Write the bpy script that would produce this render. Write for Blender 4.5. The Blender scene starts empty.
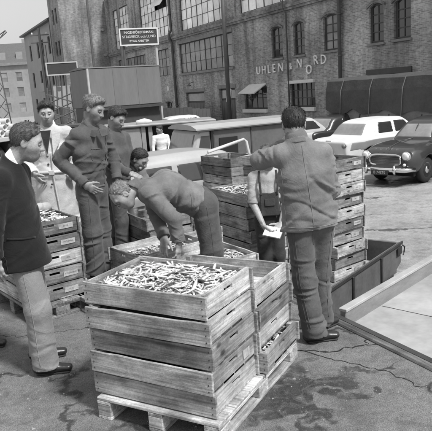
import bpy, bmesh, math, random
import numpy as np
from mathutils import Vector, Matrix
random.seed(7); np.random.seed(7)
S = bpy.context.scene
COL = S.collection
R = math.radians

# ------------------------------------------------------------------ camera
cam_d = bpy.data.cameras.new('camera'); cam = bpy.data.objects.new('camera', cam_d); COL.objects.link(cam)
S.camera = cam
cam_d.sensor_width = 36; cam_d.lens = 36 * 590 / 432.0; cam_d.clip_start = 0.05; cam_d.clip_end = 2000
PITCH, ROLL, CAMH = R(12.0), R(4.0), 1.95
fwd = Vector((0, math.cos(PITCH), -math.sin(PITCH))); rgt0 = Vector((1, 0, 0)); up0 = rgt0.cross(fwd)
rgt = rgt0 * math.cos(ROLL) - up0 * math.sin(ROLL); upv = rgt0 * math.sin(ROLL) + up0 * math.cos(ROLL)
M = Matrix((rgt, upv, -fwd)).transposed().to_4x4(); M.translation = Vector((0, 0, CAMH)); cam.matrix_world = M

# ------------------------------------------------------------------ light: bright overcast
SUN_EL, SUN_AZ = R(54), R(134)         # azimuth clockwise from +Y (view direction): behind and right of the camera
w = bpy.data.worlds.new('World'); S.world = w; w.use_nodes = True
nt = w.node_tree; bg = nt.nodes['Background']
sky = nt.nodes.new('ShaderNodeTexSky'); sky.sky_type = 'NISHITA'; sky.sun_disc = False
sky.sun_elevation = SUN_EL; sky.sun_rotation = SUN_AZ; sky.dust_density = 6; sky.air_density = 1.5; sky.ozone_density = 1
bw = nt.nodes.new('ShaderNodeRGBToBW'); nt.links.new(sky.outputs[0], bw.inputs[0])
# an even cloud layer over the clear-sky gradient (grey, as on black and white film)
tcw = nt.nodes.new('ShaderNodeTexCoord'); nzw = nt.nodes.new('ShaderNodeTexNoise'); nzw.inputs['Scale'].default_value = 2.2; nzw.inputs['Detail'].default_value = 5
nt.links.new(tcw.outputs['Generated'], nzw.inputs['Vector'])
mrw = nt.nodes.new('ShaderNodeMapRange'); mrw.inputs['To Min'].default_value = 6.6; mrw.inputs['To Max'].default_value = 8.6
nt.links.new(nzw.outputs['Fac'], mrw.inputs['Value'])
mxw = nt.nodes.new('ShaderNodeMix'); mxw.data_type = 'FLOAT'; mxw.inputs[0].default_value = 0.75
nt.links.new(bw.outputs[0], mxw.inputs[2]); nt.links.new(mrw.outputs[0], mxw.inputs[3])
nt.links.new(mxw.outputs[0], bg.inputs['Color']); bg.inputs['Strength'].default_value = 0.070
sd = bpy.data.lights.new('sun', 'SUN'); sun = bpy.data.objects.new('sun', sd); COL.objects.link(sun)
sd.energy = 2.9; sd.angle = R(8); sd.color = (1, 1, 1)
sdir = Vector((math.sin(SUN_AZ) * math.cos(SUN_EL), math.cos(SUN_AZ) * math.cos(SUN_EL), math.sin(SUN_EL)))
sun.rotation_euler = sdir.to_track_quat('Z', 'Y').to_euler()
S.view_settings.view_transform = 'Standard'; S.view_settings.look = 'None'; S.view_settings.gamma = 1; S.view_settings.exposure = 0.7
S.view_settings.use_curve_mapping = False
S.render.engine = 'CYCLES'; S.render.resolution_x = 1024; S.render.resolution_y = 1022

# ------------------------------------------------------------------ frame of the place: quay edge and factory run parallel
AZF = R(26.5)
E1 = Vector((-math.sin(AZF), math.cos(AZF), 0))     # along the factory, to the far left
E2 = Vector((math.cos(AZF), math.sin(AZF), 0))      # away from the quay, towards the factory
FROT = -(math.pi / 2 - AZF)                         # local x = -E1, local y = E2
LOT = -0.70
DOCKV = 2.94
def uv(u, v, z=0.0): p = E1 * u + E2 * v; return Vector((p.x, p.y, z))

# ------------------------------------------------------------------ materials (all grey: the photograph is black and white)
MATS = {}
def nodes(name):
    m = bpy.data.materials.new(name); m.use_nodes = True
    t = m.node_tree; b = t.nodes['Principled BSDF']; MATS[name] = m
    return m, t, b
def N(t, kind, **kw):
    n = t.nodes.new(kind)
    for k, v in kw.items():
        if k.startswith('i_'): n.inputs[k[2:].replace('_', ' ')].default_value = v
        else: setattr(n, k, v)
    return n
def L(t, a, b): t.links.new(a, b)
def math_n(t, op, a, b=None, clamp=False):
    n = t.nodes.new('ShaderNodeMath'); n.operation = op; n.use_clamp = clamp
    for i, v in enumerate((a, b)):
        if v is None: continue
        if isinstance(v, (int, float)): n.inputs[i].default_value = v
        else: t.links.new(v, n.inputs[i])
    return n.outputs[0]
def rng(t, v, a, b, c, d, smooth=False):
    n = t.nodes.new('ShaderNodeMapRange'); t.links.new(v, n.inputs['Value'])
    if smooth: n.interpolation_type = 'SMOOTHSTEP'
    for k, x in zip(('From Min', 'From Max', 'To Min', 'To Max'), (a, b, c, d)): n.inputs[k].default_value = x
    return n.outputs[0]
def bump(t, b, h, strength, dist=0.01):
    n = t.nodes.new('ShaderNodeBump'); n.inputs['Strength'].default_value = strength; n.inputs['Distance'].default_value = dist
    t.links.new(h, n.inputs['Height']); t.links.new(n.outputs[0], b.inputs['Normal'])
def grey(t, b, v):
    c = t.nodes.new('ShaderNodeCombineColor')
    for i in range(3): t.links.new(v, c.inputs[i])
    t.links.new(c.outputs[0], b.inputs['Base Color'])
def coords(t, stretch=(1, 1, 1), rnd=True):
    tc = t.nodes.new('ShaderNodeTexCoord'); mp = t.nodes.new('ShaderNodeMapping')
    t.links.new(tc.outputs['Object'], mp.inputs['Vector']); mp.inputs['Scale'].default_value = stretch
    oi = t.nodes.new('ShaderNodeObjectInfo')
    if rnd:
        m = t.nodes.new('ShaderNodeMath'); m.operation = 'MULTIPLY'; m.inputs[1].default_value = 37.0
        t.links.new(oi.outputs['Random'], m.inputs[0]); t.links.new(m.outputs[0], mp.inputs['Location'])
    return mp.outputs[0], oi.outputs['Random'], tc
def noise(t, vec, scale, detail=4, rough=0.55, dist=0.0):
    n = t.nodes.new('ShaderNodeTexNoise'); n.inputs['Scale'].default_value = scale; n.inputs['Detail'].default_value = detail
    n.inputs['Roughness'].default_value = rough; n.inputs['Distortion'].default_value = dist
    t.links.new(vec, n.inputs['Vector']); return n.outputs['Fac']

def mat(name, v, rough=0.6, var=0.25, scale=6.0, metal=0.0, bmp=0.15, bscale=None, bdist=0.004, stretch=(1, 1, 1), rvar=0.0, spec=0.5, coat=0.0):
    if name in MATS: return MATS[name]
    m, t, b = nodes(name)
    vec, rnd, _ = coords(t, stretch)
    n1 = noise(t, vec, scale, 5); n2 = noise(t, vec, scale * 7.3, 3)
    s = math_n(t, 'ADD', math_n(t, 'MULTIPLY', n1, 0.65), math_n(t, 'MULTIPLY', n2, 0.35))
    val = rng(t, s, 0.3, 0.7, v * (1 - var), v * (1 + var))
    if rvar: val = math_n(t, 'MULTIPLY', val, rng(t, rnd, 0, 1, 1 - rvar, 1 + rvar))
    grey(t, b, val); b.inputs['Roughness'].default_value = rough; b.inputs['Metallic'].default_value = metal
    b.inputs['Specular IOR Level'].default_value = spec
    if coat: b.inputs['Coat Weight'].default_value = coat; b.inputs['Coat Roughness'].default_value = 0.08
    if bmp: bump(t, b, noise(t, vec, bscale or scale * 9, 4), bmp, bdist)
    return m

def wood_mat(name, v, var=0.45, rvar=0.28, rough=0.75):
    m, t, b = nodes(name)
    vec, rnd, tc = coords(t, (1.6, 22, 22))
    g = noise(t, vec, 1.6, 6, 0.65, 0.6)
    vec2 = t.nodes.new('ShaderNodeMapping'); L(t, tc.outputs['Object'], vec2.inputs['Vector']); vec2.inputs['Scale'].default_value = (3, 5, 5)
    st = noise(t, vec2.outputs[0], 2.2, 4)
    v3, _, _ = coords(t, (1, 1, 1)); stain = noise(t, v3, 3.5, 5, 0.6)
    val = rng(t, g, 0.32, 0.7, v * (1 - var), v * (1 + var * 0.6))
    vg, _, _ = coords(t, (1.2, 95, 95)); gf = noise(t, vg, 1.3, 4, 0.6, 0.3); val = math_n(t, 'MULTIPLY', val, rng(t, gf, 0.34, 0.6, 0.74, 1.08))
    vd, _, _ = coords(t, (1.5, 30, 30)); gd = noise(t, vd, 1.0, 2, 0.5); val = math_n(t, 'MULTIPLY', val, rng(t, gd, 0.3, 0.42, 0.6, 1.0))
    val = math_n(t, 'MULTIPLY', val, rng(t, stain, 0.36, 0.62, 0.5, 1.1))
    val = math_n(t, 'MULTIPLY', val, rng(t, st, 0.3, 0.5, 0.72, 1.06))
    v4, _, _ = coords(t, (3.2, 7, 7)); vo = t.nodes.new('ShaderNodeTexVoronoi'); vo.inputs['Scale'].default_value = 1.0; L(t, v4, vo.inputs['Vector'])
    val = math_n(t, 'MULTIPLY', val, rng(t, vo.outputs['Distance'], 0.05, 0.15, 0.3, 1.0, True))
    fs = noise(t, v3, 85, 3, 0.7); val = math_n(t, 'MULTIPLY', val, rng(t, fs, 0.3, 0.7, 0.8, 1.2))
    val = math_n(t, 'MULTIPLY', val, rng(t, rnd, 0, 1, 1 - rvar, 1 + rvar))
    grey(t, b, val); b.inputs['Roughness'].default_value = rough; b.inputs['Specular IOR Level'].default_value = 0.25
    bump(t, b, math_n(t, 'ADD', g, math_n(t, 'MULTIPLY', fs, 0.25)), 0.8, 0.004)
    return m
wood_mat('crate_wood', 0.47, rvar=0.28); wood_mat('crate_wood_dark', 0.25, rvar=0.3); wood_mat('pallet_wood', 0.56, rvar=0.15); wood_mat('beam_wood', 0.16, rvar=0.1)

def fabric(name, v, var=0.22, wet=0.0):
    if name in MATS: return MATS[name]
    m, t, b = nodes(name)
    vec, rnd, _ = coords(t)
    a = noise(t, vec, 9, 5, 0.6, 0.4); c = noise(t, vec, 240, 2)
    f1 = noise(t, vec, 7, 2, 0.5, 1.6); f2 = noise(t, vec, 17, 2, 0.5, 1.2)
    def ridge(x, w): return math_n(t, 'POWER', rng(t, math_n(t, 'ABSOLUTE', math_n(t, 'SUBTRACT', x, 0.5)), 0.0, w, 1, 0, True), 1.5)
    f = math_n(t, 'ADD', ridge(f1, 0.09), math_n(t, 'MULTIPLY', ridge(f2, 0.1), 0.5))
    val = rng(t, a, 0.3, 0.7, v * (1 - var), v * (1 + var)); val = math_n(t, 'MULTIPLY', val, rng(t, noise(t, vec, 2.6, 4, 0.6), 0.35, 0.65, 0.82, 1.16)); val = math_n(t, 'MULTIPLY', val, rng(t, c, 0.3, 0.7, 0.88, 1.12))
    grey(t, b, val); b.inputs['Roughness'].default_value = 0.9; b.inputs['Specular IOR Level'].default_value = 0.15
    b.inputs['Sheen Weight'].default_value = 0.12
    h = math_n(t, 'ADD', math_n(t, 'MULTIPLY', f, 0.7), math_n(t, 'MULTIPLY', c, 0.06)); bump(t, b, h, 0.16, 0.008)
    return m

def skin_mat(name, v):
    m, t, b = nodes(name); vec, rnd, _ = coords(t); n1 = noise(t, vec, 30, 4, 0.6); n2 = noise(t, vec, 240, 3, 0.7); n3 = noise(t, vec, 75, 3, 0.6, 0.8)
    at = t.nodes.new('ShaderNodeAttribute'); at.attribute_name = 'tone'
    val = math_n(t, 'MULTIPLY', rng(t, n1, 0.3, 0.7, v*0.82, v*1.18), at.outputs['Fac']); val = math_n(t, 'MULTIPLY', val, rng(t, n2, 0.3, 0.7, 0.85, 1.15))
    grey(t, b, val); b.inputs['Roughness'].default_value = 0.48; b.inputs['Specular IOR Level'].default_value = 0.45
    bump(t, b, math_n(t, 'ADD', math_n(t, 'MULTIPLY', n3, 0.7), math_n(t, 'MULTIPLY', n2, 0.3)), 0.35, 0.005)
skin_mat('skin', 0.31); skin_mat('skin_dark', 0.24)
for nm, v in (('hair_dark', 0.03), ('hair_mid', 0.075), ('hair_light', 0.16), ('hair_grey', 0.20)):
    mat(nm, v, 0.45, 0.75, 55, bmp=1.0, bscale=190, bdist=0.006, stretch=(1.0, 0.6, 0.25))
mat('eye', 0.02, 0.3, 0, bmp=0)
mat('leather', 0.02, 0.28, 0.3, 20, bmp=0.2, spec=0.6)
mat('steel_dark', 0.06, 0.45, 0.4, 5, metal=0.3, bmp=0.2)
mat('chrome', 0.75, 0.15, 0.1, 8, metal=1.0, bmp=0.05)
mat('rubber', 0.018, 0.7, 0.3, 10)
mat('glass_dark', 0.035, 0.06, 0.2, 1.5, bmp=0.03, bscale=2, bdist=0.02, spec=0.9)
mat('glass_painted_sky', 0.85, 0.12, 0.25, 0.9, bmp=0.1, bscale=3, bdist=0.02, spec=0.8, rvar=0.22)  # bright sky reflection in the panes is put into the pale base colour
mat('lamp_glass', 0.7, 0.1, 0.1, 10, bmp=0.1)
mat('paint_white', 0.6, 0.4, 0.08, 4, rvar=0.05)
mat('paint_pale', 0.42, 0.4, 0.1, 3, coat=0.3)
mat('paint_mid', 0.2, 0.45, 0.15, 3)
mat('paint_grey', 0.26, 0.5, 0.15, 3)
mat('paint_dark', 0.028, 0.3, 0.2, 3, bmp=0, coat=0.8)
mat('van_dark', 0.095, 0.5, 0.25, 2.0)
mat('frame_dark', 0.05, 0.6, 0.25, 5)
mat('label_paper', 0.36, 0.8, 0.5, 9)
mat('tarp_dark', 0.055, 0.75, 0.3, 2.0, bmp=0.6, bscale=5, bdist=0.05)
mat('tarp_grey', 0.17, 0.75, 0.3, 2.0, bmp=0.6, bscale=5, bdist=0.05)
mat('concrete_pipe', 0.6, 0.8, 0.15, 4)
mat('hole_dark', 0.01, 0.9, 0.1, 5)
mat('cast_iron', 0.09, 0.6, 0.2, 4)
mat('stone_band', 0.2, 0.8, 0.25, 2)
mat('plaster', 0.30, 0.85, 0.14, 0.6, rvar=0.0)
mat('plaster_far', 0.26, 0.85, 0.2, 0.3)
mat('steel_box', 0.15, 0.6, 0.16, 0.8, stretch=(3, 3, 0.6))
mat('bed_metal', 0.34, 0.42, 0.3, 1.6, metal=0.0, bmp=0.15)
mat('board_metal', 0.22, 0.38, 0.3, 3, metal=0.2, stretch=(1, 4, 4))
mat('trailer_paint', 0.12, 0.42, 0.35, 4, bmp=0.25)
mat('canvas', 0.6, 0.8, 0.1, 5)
mat('foliage', 0.06, 0.7, 0.5, 8)
mat('paper', 0.8, 0.7, 0.05, 20)
mat('sign_dark', 0.04, 0.5, 0.2, 4)
fabric('suit', 0.016, 0.12); fabric('suit_trousers', 0.24, 0.08); fabric('work_blue', 0.10, 0.2); fabric('work_mid', 0.165, 0.18); fabric('work_pale', 0.145, 0.18)
fabric('trench', 0.50, 0.12); fabric('shirt_white', 0.75, 0.06); fabric('shirt_pale', 0.36, 0.12); fabric('overall', 0.045, 0.3); fabric('work_dark', 0.085, 0.22); fabric('shirt_dark', 0.03)

def brick_mat(name, v, bw_=0.25, bh=0.08, mortar=0.3, var=0.5):
    m, t, b = nodes(name)
    tc = t.nodes.new('ShaderNodeTexCoord'); sp = t.nodes.new('ShaderNodeSeparateXYZ'); L(t, tc.outputs['Object'], sp.inputs[0])
    ge = t.nodes.new('ShaderNodeNewGeometry')
    cb = t.nodes.new('ShaderNodeCombineXYZ'); L(t, math_n(t, 'ADD', sp.outputs[0], sp.outputs[1]), cb.inputs[0]); L(t, sp.outputs[2], cb.inputs[1])
    br = t.nodes.new('ShaderNodeTexBrick'); L(t, cb.outputs[0], br.inputs['Vector'])
    br.inputs['Color1'].default_value = (v * (1 - var),) * 3 + (1,); br.inputs['Color2'].default_value = (v * (1 + var),) * 3 + (1,)
    br.inputs['Mortar'].default_value = (mortar,) * 3 + (1,); br.inputs['Scale'].default_value = 1
    br.inputs['Mortar Size'].default_value = 0.011; br.inputs['Brick Width'].default_value = bw_; br.inputs['Row Height'].default_value = bh
    br.inputs['Bias'].default_value = -0.1
    bwn = t.nodes.new('ShaderNodeRGBToBW'); L(t, br.outputs['Color'], bwn.inputs[0])
    n1 = noise(t, tc.outputs['Object'], 0.35, 5); n2 = noise(t, tc.outputs['Object'], 6, 4, 0.7)
    val = math_n(t, 'MULTIPLY', bwn.outputs[0], rng(t, n1, 0.3, 0.7, 0.62, 1.28)); val = math_n(t, 'MULTIPLY', val, rng(t, n2, 0.3, 0.7, 0.72, 1.28))
    mpv = t.nodes.new('ShaderNodeMapping'); mpv.inputs['Scale'].default_value = (1.3, 1.3, 0.12); L(t, tc.outputs['Object'], mpv.inputs['Vector']); n5 = noise(t, mpv.outputs[0], 1.0, 5, 0.65)
    val = math_n(t, 'MULTIPLY', val, rng(t, n5, 0.34, 0.58, 0.6, 1.1))
    grey(t, b, val); b.inputs['Roughness'].default_value = 0.9; b.inputs['Specular IOR Level'].default_value = 0.2
    bump(t, b, br.outputs['Fac'], -0.6, 0.012)
    return m
brick_mat('brick', 0.31, 0.22, 0.066, mortar=0.37, var=0.3); brick_mat('brick_dark', 0.24, 0.22, 0.066, mortar=0.27, var=0.22); brick_mat('brick_far', 0.2, mortar=0.25, var=0.2)

# ---- quay surface: worn asphalt, cracks, wet marks with their own outlines
def ground_mat(name, v, wet, cracks=True):
    m, t, b = nodes(name)
    tc = t.nodes.new('ShaderNodeTexCoord'); P = tc.outputs['Object']
    a = noise(t, P, 1.1, 6, 0.6); c = noise(t, P, 24, 5, 0.65); f = noise(t, P, 130, 3, 0.7); g = noise(t, P, 4.5, 5, 0.65, 0.5)
    val = rng(t, a, 0.3, 0.7, v * 0.78, v * 1.22)
    val = math_n(t, 'MULTIPLY', val, rng(t, c, 0.3, 0.7, 0.78, 1.2)); val = math_n(t, 'MULTIPLY', val, rng(t, f, 0.32, 0.68, 0.4, 1.6))
    val = math_n(t, 'MULTIPLY', val, rng(t, g, 0.34, 0.52, 0.72, 1.05))
    sp = t.nodes.new('ShaderNodeSeparateXYZ')
    dn = t.nodes.new('ShaderNodeTexNoise'); dn.inputs['Scale'].default_value = 4.2; dn.inputs['Detail'].default_value = 4; L(t, P, dn.inputs['Vector'])
    vm = t.nodes.new('ShaderNodeVectorMath'); vm.operation = 'SUBTRACT'; vm.inputs[1].default_value = (0.5, 0.5, 0.5); L(t, dn.outputs['Color'], vm.inputs[0])
    vs = t.nodes.new('ShaderNodeVectorMath'); vs.operation = 'SCALE'; vs.inputs['Scale'].default_value = 0.55; L(t, vm.outputs[0], vs.inputs[0])
    va = t.nodes.new('ShaderNodeVectorMath'); va.operation = 'ADD'; L(t, P, va.inputs[0]); L(t, vs.outputs[0], va.inputs[1]); L(t, va.outputs[0], sp.inputs[0])
    wetf = None
    for (cx, cy, rx, ry, ang) in wet:
        dx = math_n(t, 'SUBTRACT', sp.outputs[0], cx); dy = math_n(t, 'SUBTRACT', sp.outputs[1], cy); ca, sa = math.cos(R(ang)), math.sin(R(ang))
        X = math_n(t, 'ADD', math_n(t, 'MULTIPLY', dx, ca / rx), math_n(t, 'MULTIPLY', dy, sa / rx)); Y = math_n(t, 'ADD', math_n(t, 'MULTIPLY', dx, -sa / ry), math_n(t, 'MULTIPLY', dy, ca / ry))
        r2 = math_n(t, 'ADD', math_n(t, 'MULTIPLY', X, X), math_n(t, 'MULTIPLY', Y, Y))
        k = rng(t, r2, 0.55, 1.3, 1, 0, True)
        wetf = k if wetf is None else math_n(t, 'MAXIMUM', wetf, k)
    wetf = math_n(t, 'MULTIPLY', wetf, rng(t, noise(t, P, 9, 4, 0.6, 0.8), 0.32, 0.52, 0.1, 1))
    val = math_n(t, 'MULTIPLY', val, rng(t, wetf, 0, 1, 1, 0.36))
    h = math_n(t, 'ADD', math_n(t, 'MULTIPLY', f, 0.5), math_n(t, 'MULTIPLY', c, 0.5))
    if cracks:
        vo = t.nodes.new('ShaderNodeTexVoronoi'); vo.feature = 'DISTANCE_TO_EDGE'; vo.inputs['Scale'].default_value = 0.62; L(t, va.outputs[0], vo.inputs['Vector'])
        ck = rng(t, vo.outputs['Distance'], 0.005, 0.022, 1, 0)
        ck = math_n(t, 'MULTIPLY', ck, rng(t, noise(t, P, 2.0, 3), 0.36, 0.5, 0.0, 1.0))
        val = math_n(t, 'MULTIPLY', val, rng(t, ck, 0, 1, 1, 0.3)); h = math_n(t, 'SUBTRACT', h, math_n(t, 'MULTIPLY', ck, 2))
    grey(t, b, val)
    L(t, rng(t, wetf, 0, 1, 0.85, 0.28), b.inputs['Roughness']); b.inputs['Specular IOR Level'].default_value = 0.4
    h = math_n(t, 'MULTIPLY', h, rng(t, wetf, 0, 1, 1, 0.35)); bump(t, b, h, 0.55, 0.01)
    return m
ground_mat('quay_asphalt', 0.135, [(0.42, 3.75, 0.34, 0.10, 62), (0.60, 3.60, 0.24, 0.11, 20), (0.36, 3.5, 0.12, 0.3, -25), (0.30, 3.30, 0.30, 0.12, 40), (0.72, 3.42, 0.13, 0.07, 5), (0.95, 3.52, 0.06, 0.03, 20), (0.52, 3.28, 0.07, 0.35, -20),
                                   (-1.0, 3.4, 0.10, 0.03, 15), (0.95, 3.75, 0.28, 0.025, 18), (-0.25, 3.02, 0.5, 0.06, -25)])
ground_mat('lot_asphalt', 0.26, [(2.9, 15.2, 0.45, 0.09, 10), (2.6, 11.5, 0.7, 0.05, 0), (3.0, 10.2, 1.1, 0.05, -5), (4.9, 15.2, 1.2, 0.8, 30), (3.3, 13.2, 0.6, 0.06, 0)], cracks=False)

def fish_mat():
    m, t, b = nodes('herring_skin')
    at = t.nodes.new('ShaderNodeAttribute'); at.attribute_name = 'side'; ar = t.nodes.new('ShaderNodeAttribute'); ar.attribute_name = 'shade'
    tc = t.nodes.new('ShaderNodeTexCoord'); oi = t.nodes.new('ShaderNodeObjectInfo'); n = noise(t, tc.outputs['Object'], 60, 3)
    y = math_n(t, 'ADD', at.outputs['Fac'], math_n(t, 'MULTIPLY', math_n(t, 'SUBTRACT', n, 0.5), 0.5))
    v = rng(t, y, -0.1, 0.7, 0.68, 0.07, True)
    v = math_n(t, 'MULTIPLY', v, rng(t, oi.outputs['Random'], 0, 1, 0.7, 1.1)); v = math_n(t, 'MULTIPLY', v, ar.outputs['Fac'])
    grey(t, b, v); b.inputs['Roughness'].default_value = 0.22; b.inputs['Specular IOR Level'].default_value = 0.7
fish_mat()

# ------------------------------------------------------------------ mesh helpers
class MB:
    def __init__(s): s.v = []; s.f = []
    def box(s, x0, y0, z0, x1, y1, z1):
        i = len(s.v)
        s.v += [(x0, y0, z0), (x1, y0, z0), (x1, y1, z0), (x0, y1, z0), (x0, y0, z1), (x1, y0, z1), (x1, y1, z1), (x0, y1, z1)]
        s.f += [(i, i+3, i+2, i+1), (i+4, i+5, i+6, i+7), (i, i+1, i+5, i+4), (i+1, i+2, i+6, i+5), (i+2, i+3, i+7, i+6), (i+3, i, i+4, i+7)]
        return s
    def prism(s, poly, a, b, axis='y'):
        # polygon in the two other axes, extruded from a to b
        i = len(s.v); n = len(poly)
        def pt(p, c): return {'y': (p[0], c, p[1]), 'x': (c, p[0], p[1]), 'z': (p[0], p[1], c)}[axis]
        s.v += [pt(p, a) for p in poly] + [pt(p, b) for p in poly]
        s.f += [tuple(range(i, i+n)), tuple(range(i+2*n-1, i+n-1, -1))]
        s.f += [(i+k, i+n+k, i+n+(k+1) % n, i+(k+1) % n) for k in range(n)]
        return s
    def tube(s, pts, r, n=8, closed=False):
        pts = [Vector(p) for p in pts]; i0 = len(s.v); rr = r if isinstance(r, (list, tuple)) else [r]*len(pts)
        for k, p in enumerate(pts):
            d = (pts[min(k+1, len(pts)-1)] - pts[max(k-1, 0)])
            if closed: d = pts[(k+1) % len(pts)] - pts[k-1]
            d.normalize(); a = d.orthogonal() if abs(d.z) > 0.9 else d.cross(Vector((0, 0, 1))); a.normalize(); c = d.cross(a)
            for j in range(n):
                th = 2*math.pi*j/n; s.v.append(tuple(p + (a*math.cos(th) + c*math.sin(th))*rr[k]))
        m = len(pts)
        for k in range(m if closed else m-1):
            for j in range(n):
                A = i0+k*n+j; B = i0+k*n+(j+1) % n; C = i0+((k+1) % m)*n+(j+1) % n; D = i0+((k+1) % m)*n+j; s.f.append((A, B, C, D))
        if not closed: s.f += [tuple(range(i0+n-1, i0-1, -1)), tuple(range(i0+(m-1)*n, i0+m*n))]
        return s
    def lathe(s, prof, axis='y', n=24, c=(0, 0, 0)):
        # prof: (radius, offset along axis)
        i0 = len(s.v)
        for (r, o) in prof:
            for j in range(n):
                th = 2*math.pi*j/n; p = {'y': (r*math.cos(th), o, r*math.sin(th)), 'x': (o, r*math.cos(th), r*math.sin(th)), 'z': (r*math.cos(th), r*math.sin(th), o)}[axis]
                s.v.append((p[0]+c[0], p[1]+c[1], p[2]+c[2]))
        for k in range(len(prof)-1):
            for j in range(n): s.f.append((i0+k*n+j, i0+k*n+(j+1) % n, i0+(k+1)*n+(j+1) % n, i0+(k+1)*n+j))
        s.f += [tuple(range(i0, i0+n)), tuple(range(i0+(len(prof)-1)*n, i0+len(prof)*n))]
        return s
    def mesh(s, name, m, bevel=0.0, smooth=False, seg=1):
        me = bpy.data.meshes.new(name); me.from_pydata([tuple(q) for q in s.v], [], s.f)
        bm = bmesh.new(); bm.from_mesh(me); bmesh.ops.recalc_face_normals(bm, faces=bm.faces)
        if bevel: bmesh.ops.bevel(bm, geom=[e for e in bm.edges if len(e.link_faces) == 2 and e.calc_face_angle(0) > 0.5], offset=bevel, segments=seg, affect='EDGES', clamp_overlap=True)
        bm.to_mesh(me); bm.free()
        if m: me.materials.append(MATS[m] if isinstance(m, str) else m)
        if smooth: me.shade_smooth()
        return me
def link(name, me, parent=None, loc=(0, 0, 0), rot=(0, 0, 0), scale=None):
    o = bpy.data.objects.new(name, me); COL.objects.link(o); o.parent = parent; o.location = loc; o.rotation_euler = rot
    if scale: o.scale = scale
    return o
def tag(o, label=None, cat=None, group=None, kind=None):
    for k, v in (('label', label), ('category', cat), ('group', group), ('kind', kind)):
        if v: o[k] = v
    return o
def thing(name, label, cat, loc=(0, 0, 0), rotz=0.0, group=None):
    o = link(name, None, None, loc, (0, 0, rotz)); o.empty_display_size = 0.1
    return tag(o, label, cat, group)
def part(name, mb, m, parent, loc=(0, 0, 0), rot=(0, 0, 0), bevel=0.0, smooth=False):
    return link(name, mb.mesh(name, m, bevel, smooth), parent, loc, rot)
_tm = {}
def text_mesh(body, size, ext, m, bold=0.0):
    k = (body, size, ext, m, bold)
    if k in _tm: return _tm[k]
    cu = bpy.data.curves.new('text', 'FONT'); cu.body = body; cu.size = size; cu.extrude = ext; cu.offset = bold; cu.align_x = 'CENTER'; cu.align_y = 'CENTER'; cu.resolution_u = 3
    ob = bpy.data.objects.new('text', cu); COL.objects.link(ob); bpy.context.view_layer.update()
    me = bpy.data.meshes.new_from_object(ob.evaluated_get(bpy.context.evaluated_depsgraph_get()))
    bpy.data.objects.remove(ob); me.materials.clear(); me.materials.append(MATS[m]); _tm[k] = me
    return me

# ------------------------------------------------------------------ implicit shapes -> surface nets
def surface_nets(D, org, cell):
    nx, ny, nz = D.shape; sg = D < 0
    c = [sg[i:nx-1+i, j:ny-1+j, k:nz-1+k] for i in (0, 1) for j in (0, 1) for k in (0, 1)]
    cnt = sum(x.astype(np.int8) for x in c); act = (cnt > 0) & (cnt < 8)
    idx = np.full(act.shape, -1, np.int64); ii = np.argwhere(act); n = len(ii)
    if n == 0: return np.zeros((0, 3)), np.zeros((0, 4), int)
    idx[act] = np.arange(n)
    acc = np.zeros((n, 3)); w_ = np.zeros(n)
    cor = [(0,0,0),(1,0,0),(0,1,0),(1,1,0),(0,0,1),(1,0,1),(0,1,1),(1,1,1)]
    for a in range(8):
        for ax in (0, 1, 2):
            A = cor[a]
            if A[ax]: continue
            B = list(A); B[ax] = 1
            da = D[ii[:,0]+A[0], ii[:,1]+A[1], ii[:,2]+A[2]]; db = D[ii[:,0]+B[0], ii[:,1]+B[1], ii[:,2]+B[2]]
            mk = (da < 0) != (db < 0); t = np.where(mk, da/np.where(mk, da-db, 1), 0)
            p = np.array(A, float)[None, :].repeat(n, 0); p[:, ax] += t
            acc[mk] += p[mk]; w_[mk] += 1
    V = (ii + acc/w_[:, None])*cell + org
    F = []
    for ax in (0, 1, 2):
        s0 = [slice(1, -1)]*3; s0[ax] = slice(0, -1); s1 = list(s0); s1[ax] = slice(1, None)
        a = sg[tuple(s0)]; b = sg[tuple(s1)]
        e = np.argwhere(a != b)
        if len(e) == 0: continue
        fl = a[e[:,0], e[:,1], e[:,2]]
        g = e.copy()
        for k in range(3):
            if k != ax: g[:, k] += 1
        u, v = [(1, 2), (2, 0), (0, 1)][ax]
        def cellid(du, dv):
            h = g.copy(); h[:, u] -= du; h[:, v] -= dv; return idx[h[:,0], h[:,1], h[:,2]]
        q = np.stack([cellid(1, 1), cellid(0, 1), cellid(0, 0), cellid(1, 0)], 1)
        q[~fl] = q[~fl][:, ::-1]; F.append(q)
    F = np.concatenate(F); F = F[(F >= 0).all(1)]
    return V, F
def smin(a, b, k):
    if k <= 0: return np.minimum(a, b)
    h = np.maximum(k-np.abs(a-b), 0)/k; return np.minimum(a, b)-h*h*k*0.25
def smax(a, b, k): return -smin(-a, -b, k)
def A3(p): return np.array(p, float)
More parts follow.
